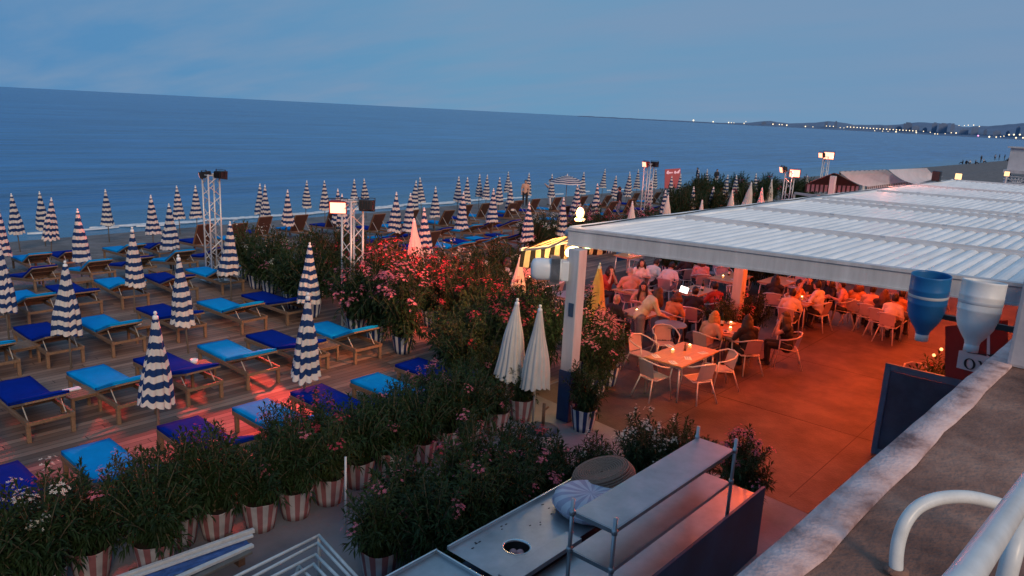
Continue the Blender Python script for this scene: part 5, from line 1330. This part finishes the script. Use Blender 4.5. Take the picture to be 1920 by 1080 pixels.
for k in range(5): tag(MB().ball((0, 0, 0), (.05, .045, .04), 8, 6).obj('waste_lump', MT['shirt_pink'], None, True, loc=(p[0]+.06*math.cos(k*1.3), p[1]+.06*math.sin(k*1.3), .80)), f'crumpled pinkish waste in the round hole of the counter', 'waste', 'waste in the hole')
rb2 = random.Random(5)
for k in range(14):
    x, y = (5.15+rb2.random()*.15, 4.7+rb2.random()*.12) if k < 4 else (5.5+rb2.random()*.9, 4.55+rb2.random()*.3)
    tag(MB().ball((0, 0, 0), (.012+.012*rb2.random(), .010, .003), 6, 4).obj('dry_leaf', MT['black'], None, loc=(x, y, .902)), 'tiny dark leaf scrap lying on the steel counter', 'leaf scrap', 'leaf scraps on the counter')
t = thing('tiered_shelf', 'two tier steel shelf on round posts standing over the bar', 'shelf', (6.53, 3.42, 0))
for sx in (-1, 1):
    for sy in (-1, 1):
        MB().tube([(sx*1.225, sy*.235, .845), (sx*1.225, sy*.235, 1.84)], .020, 10).obj('post', MT['steel'], t, smooth=True)
        for z in (1.32, 1.70): MB().tube([(sx*1.225, sy*.235, z-.025), (sx*1.225, sy*.235, z+.025)], .028, 10).obj('collar', MT['steel'], t, smooth=True)
for z in (1.30, 1.70):
    sh = MB().box((0, 0, z), (2.41, .43, .022)).obj('shelf_board', MT['steel'], t, bevel=.003)
    MB().box((0, -.222, z-.012), (2.40, .012, .042)).box((0, .222, z-.012), (2.40, .012, .042)).box((-1.212, 0, z-.012), (.012, .40, .042)).box((1.212, 0, z-.012), (.012, .40, .042)).obj('lip', MT['steel'], sh)
MB().box((0, .0, 1.255), (.9, .30, .06)).obj('brace', MT['steel_dark'], t)
# poufs
p = at(1135, 970, 1.0)
mb = MB(); uv = []; n = 40; prof = [(0, .0), (.30, .0), (.40, .03), (.435, .09), (.42, .15), (.34, .19), (.18, .205), (0, .208)]
for i, (r_, z) in enumerate(prof):
    for k in range(n):
        a = 2*PI*k/n; w = 1 + .03*mnoise.noise((math.cos(a)*2, math.sin(a)*2, z*6)); mb.v.append((r_*w*math.cos(a), r_*w*math.sin(a), z*(1 + .08*mnoise.noise((math.cos(a)*3*r_, math.sin(a)*3*r_, 2))))); uv.append((0, k/n*14 if k < n else 14))
for i in range(len(prof)-1):
    for k in range(n): mb.f.append((i*n+k, i*n+(k+1) % n, (i+1)*n+(k+1) % n, (i+1)*n+k))
t = thing('pouf', 'pale lilac striped round cushion wrapped and lying on the steel counter', 'cushion', (p.x+.16, 4.36, .905), .4)
me = mb.mesh('cover', MT['pouf'], smooth=True); l = me.uv_layers.new(name='fab')
for lp in me.loops: l.data[lp.index].uv = uv[lp.vertex_index]
link('cover', me, t, (0, 0, 0)); MB().tube([(.436*math.cos(2*PI*k/40), .436*math.sin(2*PI*k/40), .095) for k in range(40)], .007, 6, closed=True).obj('piping', MT['pouf'], t, smooth=True)
p = at(1122, 905, 1.0)
t = thing('wicker_pouf', 'round brown wicker pouf leaning behind the lilac cushion', 'pouf', (p.x+.12, p.y-.02, .925), 0); t.rotation_euler = (R(-14), R(-10), 0)
for z, rr in [(k*.024, .34 + .05*math.sin(PI*min(1, (k+1)/9))) for k in range(9)]:
    MB().tube([(rr*math.cos(2*PI*k/36), rr*math.sin(2*PI*k/36), z+.02) for k in range(36)], .014, 6, closed=True).obj('wicker_band', MT['wicker'], t, smooth=True)
mb = MB()
for j in range(12):
    rr = .34 - j*.028; mb.tube([(rr*math.cos(2*PI*k/36), rr*math.sin(2*PI*k/36), .225 - .005*abs(j-2)) for k in range(36)], .0145, 6, closed=True)
mb.obj('wicker_top', MT['wicker'], t, smooth=True)
# stacked white tube frames, rolled shutter, pole
t = thing('metal_rack', 'stack of white tube frames lying on the ground at the bottom edge', 'frame')
def pxz(px, py, z): q = at(px, py, z); return (q.x, q.y, z)
for k, (a, b, c, z) in enumerate([((420,1092), (598,1004), (672,1085), .50), ((440,1100), (596,1018), (664,1090), .47), ((490,1092), (592,1040), (650,1098), .44), ((530,1092), (588,1058), (626,1098), .40), ((545,1100), (560,1062), (600,1100), .36)]):
    A, B, C_ = pxz(*a, z), pxz(*b, z), pxz(*c, z)
    MB().tube([A, B], .018, 8).obj('tube', MT['rail'], t, smooth=True); MB().tube([B, C_], .018, 8).obj('tube', MT['rail'], t, smooth=True)
    MB().ball(B, .0195, 8, 6).obj('corner', MT['rail'], t, smooth=True)
A = pxz(598, 1004, .50); MB().tube([(A[0], A[1], .0), A], .018, 8).obj('leg', MT['rail'], t, smooth=True)
A = pxz(672, 1085, .50); MB().tube([(A[0], A[1], .0), A], .018, 8).obj('leg', MT['rail'], t, smooth=True)
t = thing('rolled_awning', 'folded awning with white rails and blue tarpaulin lying by the pots', 'awning')
for (a, b, w, h, m_, nm) in [((200,1092), (476,994), .05, .05, 'rail', 'rail_bar'), ((215,1094), (474,1004), .04, .03, 'rail', 'rail_bar'), ((300,1098), (474,1022), .06, .035, 'rail', 'rail_bar'), ((330,1102), (470,1034), .07, .03, 'pole', 'rail_bar')]:
    MB().bar(pxz(*a, .34), pxz(*b, .34), w, h).obj(nm, MT[m_], t, bevel=.004)
q0, q1 = Vector(pxz(215, 1102, .315)), Vector(pxz(462, 1012, .315))
mb = MB(); d = (q1-q0); s = Vector((d.y, -d.x, 0)).normalized(); n = 40
for i in range(n+1):
    for j in range(7):
        v = q0 + d*i/n + s*(-.02+.15*j/6) + Vector((0, 0, .025*mnoise.noise((i*.35, j*.9, 0)) - .02*j/6)); mb.v.append(tuple(v))
for i in range(n):
    for j in range(6): mb.f.append((i*7+j, (i+1)*7+j, (i+1)*7+j+1, i*7+j+1))
mb.obj('tarpaulin', MT['tarp'], t, smooth=True)
for e in ((260, 1076), (440, 1010)): q = pxz(*e, .29); MB().box((q[0], q[1], .145), (.08, .30, .29)).obj('support', MT['wood_dark'], t)
p = at(648, 1000, 0); tag(MB().tube([(0, 0, 0), (0, 0, 1.05)], .014, 8).obj('pole', MT['white_metal'], None, True, loc=(p.x, p.y, 0)), 'thin white pole standing among the pink pots', 'pole')
p = at(1036, 806, 0); t = thing('parasol_base', 'round dark parasol base on the floor by the blue wrapped pillar', 'base', (p.x-.15, p.y+.1, 0))
MB().lathe([(0, 0), (.27, 0), (.28, .03), (.22, .07), (.05, .09), (0, .09)], 28).obj('disc', MT['steel_dark'], t, smooth=True); MB().tube([(0, 0, .08), (0, 0, .5)], .028, 10).obj('socket', MT['wood_dark'], t, smooth=True)
MB().tube([(-.02, 0, .36), (.16, .03, .38)], .016, 8).obj('knob', MT['wood_dark'], t, smooth=True)

# ------------------------------------------------------------------ right-hand side: hoppers, pillar, board, sign, rail
def hopper(px, py, zt, r, L, m, label, tilt=0):
    p = at(px, py, zt)
    t = thing('hopper', label, 'hopper', (p.x, p.y, zt)); t.rotation_euler = (0, tilt, 0)
    mb = MB().lathe([(r*.93, -.01), (r, 0), (r, -.015), (r*1.0, -L*.22), (r*1.015, -L*.23), (r*1.0, -L*.24), (r*.995, -L*.40), (r*.96, -L*.52), (r*.985, -L*.415), (r*.97, -L*.52), (r*.86, -L*.64), (r*.62, -L*.80), (r*.36, -L*.92), (r*.34, -L)], 36)
    mb = MB().lathe([(r*.93, -L*.5), (r*.95, -.02), (r*.965, .0), (r, .0), (r*1.008, -.015), (r*1.0, -.03), (r*.998, -L*.21), (r*1.018, -L*.222), (r*1.0, -L*.238), (r*.992, -L*.42), (r*1.004, -L*.435), (r*.975, -L*.45), (r*.93, -L*.60), (r*.82, -L*.70), (r*.60, -L*.81), (r*.38, -L*.90), (r*.34, -L*.95)], 40)
    mb.obj('shell', MT[m], t, smooth=True)
    MB().lathe([(0, -L*.5), (r*.93, -L*.5)], 30).obj('inside', MT['black'], t)
    MB().lathe([(r*.33, -L*.95), (r*.35, -L*.96), (r*.35, -L*1.06), (r*.30, -L*1.06)], 24).obj('outlet', MT['plastic'], t, smooth=True)
    MB().lathe([(r*1.012, -L*.30), (r*1.016, -L*.31), (r*1.014, -L*.34), (r*1.0, -L*.345)], 36).obj('strap', MT['gutter'], t, smooth=True)
    MB().bar((0, 0, -L*.62), (.1*0, -(p.y-.76), -L*.62), .05, .06).obj('wall_bracket', MT['black'], t)
    return t
hopper(1747, 515, 3.62, .222, .80, 'bluehop', 'bright blue funnel shaped hopper hung at the terrace edge', R(-4))
hopper(1847, 527, 3.78, .212, .74, 'whitehop', 'white funnel shaped hopper beside the promenade pillar', R(5))
p = at(1877, 655, 4.0)
tag(MB().bbox((5.15, -.40, 3.99), (6.2, .55, 5.6)).obj('promenade_pillar', MT['pillar_paint'], None, bevel=.02), 'pale rendered pillar standing on the promenade parapet at right', 'pillar')
bx = 13.1
t = thing('blue_screen_board', 'tall dark blue framed board standing behind the parapet at right', 'board', (bx, 2.0, 0))
MB().bbox((-.02, -1.03, .10), (.012, .93, 1.48)).obj('panel', MT['steel_dark'], t)
MT['slate'] = mat('blue_grey_frame', (.06, .14, .24), .5, var=.2)
for c, d in (((0, .98, .80), (.07, .09, 1.60)), ((0, -1.08, .80), (.07, .09, 1.60)), ((0, -.05, 1.545), (.07, 1.97, .11)), ((0, -.05, .06), (.07, 1.97, .10))): MB().box(c, d).obj('frame', MT['slate'], t, bevel=.006)
plant(14.8, 2.5, 'r1', 'B', 'bush strung with fairy lights behind the blue board', 'lit bushes', 1.15, 0, .85)
for k, (px, py, z) in enumerate([(1765, 655, 1.6), (1751, 666, 1.5)]):
    q = at(px, py, z); q = CAM + (q-CAM)*(14.35/q.x)
    tag(MB().ball((0, 0, 0), .028, 8, 6).obj('fairy_light', MT['lamp_warm'], None, True, loc=q), ('brighter upper' if k == 0 else 'dimmer lower') + ' fairy light in the bush behind the blue board', 'fairy light')
point('bush_glow', (14.2, 2.2, 1.9), 10, (1, .5, .18), .05)
# sign stand
def atx(px, py, X): r = ray(px, py); return CAM + r*(X/r.x)
SX = 12.2
t = thing('notice_sign', 'pale sign with a black serif O on a dark red stand below the white hopper', 'sign')
def quad_px(pts, X, th=.03):
    mb = MB(); a = [atx(x, y, X) for x, y in pts]; b = [atx(x, y, X+th) for x, y in pts]; n = len(a)
    mb.v = [tuple(v) for v in a+b]; mb.f = [tuple(range(n)), tuple(range(2*n-1, n-1, -1))] + [(i, i+n, (i+1) % n+n, (i+1) % n) for i in range(n)]; return mb
quad_px([(1772, 612), (1890, 600), (1890, 720), (1772, 735)], SX+.9, .05).obj('red_back', MT['red_panel'], t)
quad_px([(1798, 657), (1806, 657), (1813, 630), (1822, 632), (1817, 660), (1850, 668), (1851, 620), (1856, 620), (1856, 668), (1880, 676), (1880, 712), (1793, 689)], SX, .02).obj('panel', MT['sign_pink'], t)
quad_px([(1814, 661), (1849, 667), (1849, 664), (1856, 669), (1874, 664), (1872, 660), (1856, 665), (1842, 664), (1818, 658), (1822, 634), (1819, 634)], SX-.012, .008).obj('hook_line', MT['ink'], t)
mb = MB(); n = 40; cx_, cy_ = 1818.0, 682.5
for ring in ((11.0, 10.5), (6.3, 9.0)):
    for k in range(n):
        a = 2*PI*k/n; mb.v.append(tuple(atx(cx_+ring[0]*math.cos(a)+ring[1]*math.sin(a)*.0, cy_+ring[1]*math.sin(a)+.14*ring[0]*math.cos(a), SX-.014)))
for k in range(n): mb.f.append((k, (k+1) % n, n+(k+1) % n, n+k))
mb.obj('lettering', MT['ink'], t)
quad_px([(1832.5, 676), (1839, 677), (1841, 680), (1846, 694), (1852, 680), (1849, 678.5), (1856, 679.5), (1846.5, 704), (1836, 679)], SX-.014, .004).obj('lettering', MT['ink'], t)
MB().bbox((SX-.0, 1.3, 0), (SX+.02, 1.4, 1.4)).bbox((SX+.95, 1.0, 0), (SX+.99, 1.1, 1.0)).obj('post', MT['red_panel'], t)
# handrail
RW = .030
t = thing('handrail', 'glossy white tubular handrail on the promenade at bottom right', 'railing')
b0 = at(1680, 1070, 4.004); db = (b0-CAM).dot(FW)
pts = [b0] + [atd(x, y, db + k) for x, y, k in [(1681,1040,0), (1686,1010,0), (1697,980,.0), (1716,955,.01), (1742,940,.02), (1775,932.5,.03), (1815,932,.04), (1855,940,.05), (1900,954,.06), (1960,975,.07)]]
fine = []
for i in range(len(pts)-1):
    p0, p1, p2, p3 = pts[max(0, i-1)], pts[i], pts[i+1], pts[min(len(pts)-1, i+2)]
    for q in range(5):
        u = q/5; fine.append(.5*((2*p1) + (-p0+p2)*u + (2*p0-5*p1+4*p2-p3)*u*u + (-p0+3*p1-3*p2+p3)*u**3))
fine.append(pts[-1])
MB().tube(fine, 12.6/F*db, 16).obj('end_loop', MT['rail'], t, smooth=True)
MB().lathe([(.036, 0), (.036, .006), (.022, .012)], 20, tuple(b0 + Vector((0, 0, .0)))).obj('flange', MT['parapet'], t, smooth=True)
MB().tube([atd(1690, 1230, .70), atd(1808, 1085, .92), atd(1932, 905, 1.40), atd(2010, 800, 2.0)], [.0190]*4, 18).obj('top_rail', MT['rail'], t, smooth=True)
MB().tube([atd(1925, 935, 1.46), atd(1872, 1140, 1.42)], .0175, 16).obj('post', MT['rail'], t, smooth=True)

# ------------------------------------------------------------------ neighbouring beach restaurant beyond
def quad3(pts, th=.03):
    n = len(pts); a = [Vector(p) for p in pts]; b = [p - Vector((0, 0, th)) for p in a]; mb = MB(); mb.v = [tuple(v) for v in a+b]
    mb.f = [tuple(range(n)), tuple(range(2*n-1, n-1, -1))] + [(i, i+n, (i+1) % n+n, (i+1) % n) for i in range(n)]; return mb
def quadg(p, n=10):
    p = [Vector(q) for q in p]; mb = MB()
    for j in range(n+1):
        for i in range(n+1):
            u, v = i/n, j/n; q = (p[0]*(1-u) + p[1]*u)*(1-v) + (p[3]*(1-u) + p[2]*u)*v
            mb.v.append((q.x, q.y, q.z - .12*math.sin(PI*v)*(1 + .3*math.sin(u*14))))
    for j in range(n):
        for i in range(n): mb.f.append((j*(n+1)+i, j*(n+1)+i+1, (j+1)*(n+1)+i+1, (j+1)*(n+1)+i))
    return mb
MT['valance'] = stripe_uv('striped_valance', (.11, .085, .075), (.75, .62, .60), trans=.3, duty=.4)
def valance(p0, p1, dz, per_m, name, par):
    p0, p1 = Vector(p0), Vector(p1); n = 60; mb = MB(); uv = []
    L_ = (p1-p0).length
    for i in range(n+1):
        q = p0.lerp(p1, i/n); mb.v += [tuple(q), (q.x, q.y, q.z - dz*(1 + .12*math.sin(i*1.3)))]; uv += [(0, i/n*L_*per_m)]*2
    for i in range(n): mb.f.append((2*i, 2*i+2, 2*i+3, 2*i+1))
    me = mb.mesh(name, MT['valance']); l = me.uv_layers.new(name='fab')
    for lp in me.loops: l.data[lp.index].uv = uv[lp.vertex_index]
    return link(name, me, par)
def gz(px, py, z): return tuple(at(px, py, z))
t = thing('restaurant_awning', 'neighbouring white restaurant awning with striped valance and brown underside', 'awning')
quadg([gz(1574,322,3.5), gz(1664,319,3.5), gz(1712,339,2.75), gz(1628,350,2.75)]).obj('roof_cloth', MT['cloth_roof'], t)
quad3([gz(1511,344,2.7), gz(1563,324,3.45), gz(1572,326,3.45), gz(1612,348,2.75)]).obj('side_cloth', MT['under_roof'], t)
valance(gz(1625,350,2.75), gz(1712,340,2.75), .55, 3.5, 'valance', t); valance(gz(1511,344,2.7), gz(1612,348,2.75), .38, 5, 'valance', t); valance(gz(1574,321,3.5), gz(1664,318,3.5), .16, 2, 'valance', t)
q = at(1563, 330, 3.4); MB().box((q.x, q.y, 1.7), (.2, .2, 3.4)).obj('post', MT['white_metal'], t)
t = thing('second_restaurant_awning', 'plain pinkish white awning roof behind the striped restaurant awning', 'awning')
quadg([gz(1666,318,3.5), gz(1738,315,3.5), gz(1768,331,2.9), gz(1716,345,2.8)]).obj('roof_cloth', MT['cloth_roof'], t, smooth=True)
q = at(1760, 335, 2.9); MB().box((q.x, q.y, 1.4), (.25, .25, 2.8)).obj('post', MT['white_metal'], t)
point('restaurant_glow', tuple(at(1700, 352, 2.2)), 45, (1, .62, .45), .2)
point('restaurant_top', tuple(Vector(at(1742, 338, 3.6))+Vector((-1, 1, .7))), 110, (1, .30, .2), .2)
p = at(1560, 372, 1.2); q = at(1490, 362, 1.2)
tag(MB().bar(q, p, .12, .14).obj('white_rail', MT['white_metal'], None), 'long white rail running from the lit tower to the awning post', 'rail')
tag(MB().bar((q.x, q.y, 0), (q.x, q.y, 1.13), .1).obj('rail_post', MT['white_metal'], None), 'short white post at the tower end of the long white rail', 'post')
p = at(1755, 338, 3.45); t = thing('loudspeaker', 'black box loudspeaker at the far corner of the pergola roof', 'loudspeaker', (p.x, p.y, 3.42)); MB().box((0, 0, .2), (.3, .3, .4)).obj('cabinet', MT['black'], t, bevel=.02); MB().lathe([(0, 0), (.14, .0), (.15, -.02)], 14).obj('cone', MT['steel_dark'], t).location = (0, 0, .41)
for k, (px, py, lb) in enumerate([(1797, 331, 'round warm lamp glowing at the far end of the pergola roof'), (1888, 326, 'square warm lamp glowing by the grey tower beyond the pergola roof')]):
    d = 34 if k == 0 else 44; q = atd(px, py, d)
    t = thing('lamp_post', lb, 'lamp', (q.x, q.y, 0)); MB().box((0, 0, q.z), (.05, .26, .26)).obj('lens', MT['lamp_warm'], t, bevel=.02); MB().tube([(0, 0, 0), (0, 0, q.z-.12)], .05, 8).obj('pole', MT['white_metal'], t)
q = atd(1912, 320, 62)
t = thing('lifeguard_tower', 'grey lattice watch tower at the right edge above the beach', 'tower', (q.x, q.y, 0))
zt = atd(1912, 278, 62).z
for sx in (-1, 1):
    for sy in (-1, 1): MB().bar((sx*.9, sy*.9, 0), (sx*.75, sy*.75, zt-2), .14).obj('leg', MT['beam'], t)
MB().bbox((-1.0, -1.0, zt-2.0), (1.0, 1.0, zt-1.75)).obj('platform', MT['beam'], t); MB().bbox((-.8, -.8, zt-1.75), (.8, .8, zt)).obj('cabin', MT['gutter'], t); MB().bbox((-1, -1, zt), (1, 1, zt+.12)).obj('roof', MT['beam'], t)
mb = MB()
for k in range(6): mb.bar((-.9, -.9+.3*k, 1), (-.8, .75-.3*k, zt-2.3), .06); mb.box((0, 0, 1.0+k*(zt-3)/6), (1.8, 1.8, .06))
mb.obj('lattice', MT['gutter'], t)
# red signboard with pale script
t = thing('signboard', 'dark red signboard with pale script writing above the parasols', 'sign')
q = on_ground(1262, 350, 1.0)
dS = (q-CAM).dot(FW)
def ps(x, y, dd=0): return atd(x, y, dS+dd)
a = [ps(1247,317.5), ps(1276,315.5), ps(1276,352), ps(1246,354)]; n_ = (a[1]-a[0]).cross(a[2]-a[0]).normalized()
if n_.dot(CAM-a[0]) < 0: n_ = -n_
mb = MB(); mb.v = [tuple(v) for v in a] + [tuple(v - n_*.08) for v in a]; mb.f = [(0,1,2,3), (7,6,5,4), (0,4,5,1), (1,5,6,2), (2,6,7,3), (3,7,4,0)]
mb.obj('board', MT['sign_red'], t)
mb = MB()
def strokes(lst, r_=.045):
    for st in lst: mb.tube([ps(x, y) + n_*.03 for x, y in st], r_, 5)
strokes([[(1250,325.5),(1252,321),(1253,320.5),(1252.5,323),(1250.5,326),(1254,326)], [(1254,324),(1255.2,323.2),(1255.6,325),(1254.4,325.4),(1254,324)], [(1256.3,323.2),(1257,325.2),(1258.2,322.8)], [(1258.8,324),(1260,322.8),(1259.4,325),(1261.2,323.6)],
         [(1264.2,325.4),(1265.2,321.4),(1266.8,321.2),(1266,323),(1267.2,324.4),(1265,325.4)], [(1267.8,323),(1267.7,325),(1269,325),(1269.2,322.8)], [(1270,325),(1270.4,322.6),(1271.6,322.2)], [(1272,325),(1273.4,320.4)], [(1271.6,321.6),(1274.8,318.6)]])
mb.obj('script', MT['sign_text'], t)
for x in (1248, 1275):
    g = ps(x, 352); MB().tube([g, (g.x, g.y, ground(g.y)-.1)], .05, 6).obj('post', MT['steel_dark'], t)

# ------------------------------------------------------------------ dusk sky, weak warm key from the promenade lamps, camera
w = bpy.data.worlds.new('World'); sc.world = w; w.use_nodes = True
nt = w.node_tree; n = nt.nodes; L = nt.links.new
for q in list(n): n.remove(q)
out = n.new('ShaderNodeOutputWorld'); bg = n.new('ShaderNodeBackground'); L(bg.outputs[0], out.inputs['Surface'])
SUN_EL, SUN_AZ = R(38), math.atan2(-.88, -.47)
sky = n.new('ShaderNodeTexSky'); sky.sky_type = 'NISHITA'; sky.sun_disc = False; sky.sun_elevation = R(2); sky.sun_rotation = R(200)
tc = n.new('ShaderNodeTexCoord'); sp = n.new('ShaderNodeSeparateXYZ'); L(tc.outputs['Generated'], sp.inputs[0])
cr = n.new('ShaderNodeValToRGB'); e = cr.color_ramp.elements
gr = n.new('ShaderNodeVectorMath'); gr.operation = 'DOT_PRODUCT'; L(tc.outputs['Generated'], gr.inputs[0]); gr.inputs[1].default_value = tuple(RT)
g2 = n.new('ShaderNodeMapRange'); g2.inputs['From Min'].default_value = -.62; g2.inputs['From Max'].default_value = .62; L(gr.outputs['Value'], g2.inputs['Value'])
SKY = [(0, (.074, .225, .450)), (.45, (.130, .295, .470)), (1, (.165, .280, .445))]
e[0].position = 0; e[0].color = (*SKY[0][1], 1); e[1].position = 1; e[1].color = (*SKY[-1][1], 1)
for p_, c_ in SKY[1:-1]: k = e.new(p_); k.color = (*c_, 1)
L(g2.outputs[0], cr.inputs['Fac'])
# soft stratus: flattened noise on the view direction
dz = n.new('ShaderNodeMath'); dz.operation = 'ADD'; L(sp.outputs['Z'], dz.inputs[0]); dz.inputs[1].default_value = .16
vd = n.new('ShaderNodeVectorMath'); vd.operation = 'DIVIDE'; L(tc.outputs['Generated'], vd.inputs[0])
cb = n.new('ShaderNodeCombineXYZ'); [L(dz.outputs[0], cb.inputs[i]) for i in range(3)]; L(cb.outputs[0], vd.inputs[1])
mp = n.new('ShaderNodeMapping'); mp.inputs['Rotation'].default_value = (0, 0, R(-46)); mp.inputs['Scale'].default_value = (1.6, .55, .3); L(vd.outputs[0], mp.inputs[0])
no = n.new('ShaderNodeTexNoise'); no.inputs['Scale'].default_value = 1.35; no.inputs['Detail'].default_value = 8; no.inputs['Roughness'].default_value = .52; L(mp.outputs[0], no.inputs['Vector'])
c2 = n.new('ShaderNodeValToRGB'); c2.color_ramp.elements[0].position = .36; c2.color_ramp.elements[1].position = .66; L(no.outputs['Fac'], c2.inputs['Fac'])
mx = n.new('ShaderNodeMix'); mx.data_type = 'RGBA'; mf = n.new('ShaderNodeMath'); mf.operation = 'MULTIPLY'; L(c2.outputs[0], mf.inputs[0]); mf.inputs[1].default_value = .7
L(mf.outputs[0], mx.inputs['Factor']); L(cr.outputs[0], mx.inputs['A']); mx.inputs['B'].default_value = (.185, .288, .440, 1)
m2 = n.new('ShaderNodeMix'); m2.data_type = 'RGBA'; m2.inputs['Factor'].default_value = .02; L(mx.outputs['Result'], m2.inputs['A']); L(sky.outputs[0], m2.inputs['B'])
L(mx.outputs['Result'], bg.inputs['Color']); bg.inputs['Strength'].default_value = 1.06
sn = bpy.data.lights.new('sun', 'SUN'); sn.energy = 1.75; sn.angle = R(18); sn.color = (1, .74, .52)
so = bpy.data.objects.new('sun', sn); COL.objects.link(so); so.location = (-20, -20, 30)
so.rotation_euler = Vector((.40, .80, -.44)).to_track_quat('-Z', 'Y').to_euler()
cam = bpy.data.cameras.new('camera'); co = bpy.data.objects.new('camera', cam); COL.objects.link(co)
cam.sensor_width = 36; cam.lens = F/1920*36; cam.clip_start = .05; cam.clip_end = 60000
X = RT*CR + UP*SR; Y = -RT*SR + UP*CR
m = Matrix((X, Y, -FW)).transposed().to_4x4(); m.translation = CAM
co.matrix_world = m
sc.camera = co
sc.view_settings.view_transform = 'Standard'; sc.view_settings.look = 'None'; sc.view_settings.exposure = 0
sc.cycles.use_denoising = True; sc.cycles.max_bounces = 6; sc.cycles.sample_clamp_indirect = 4
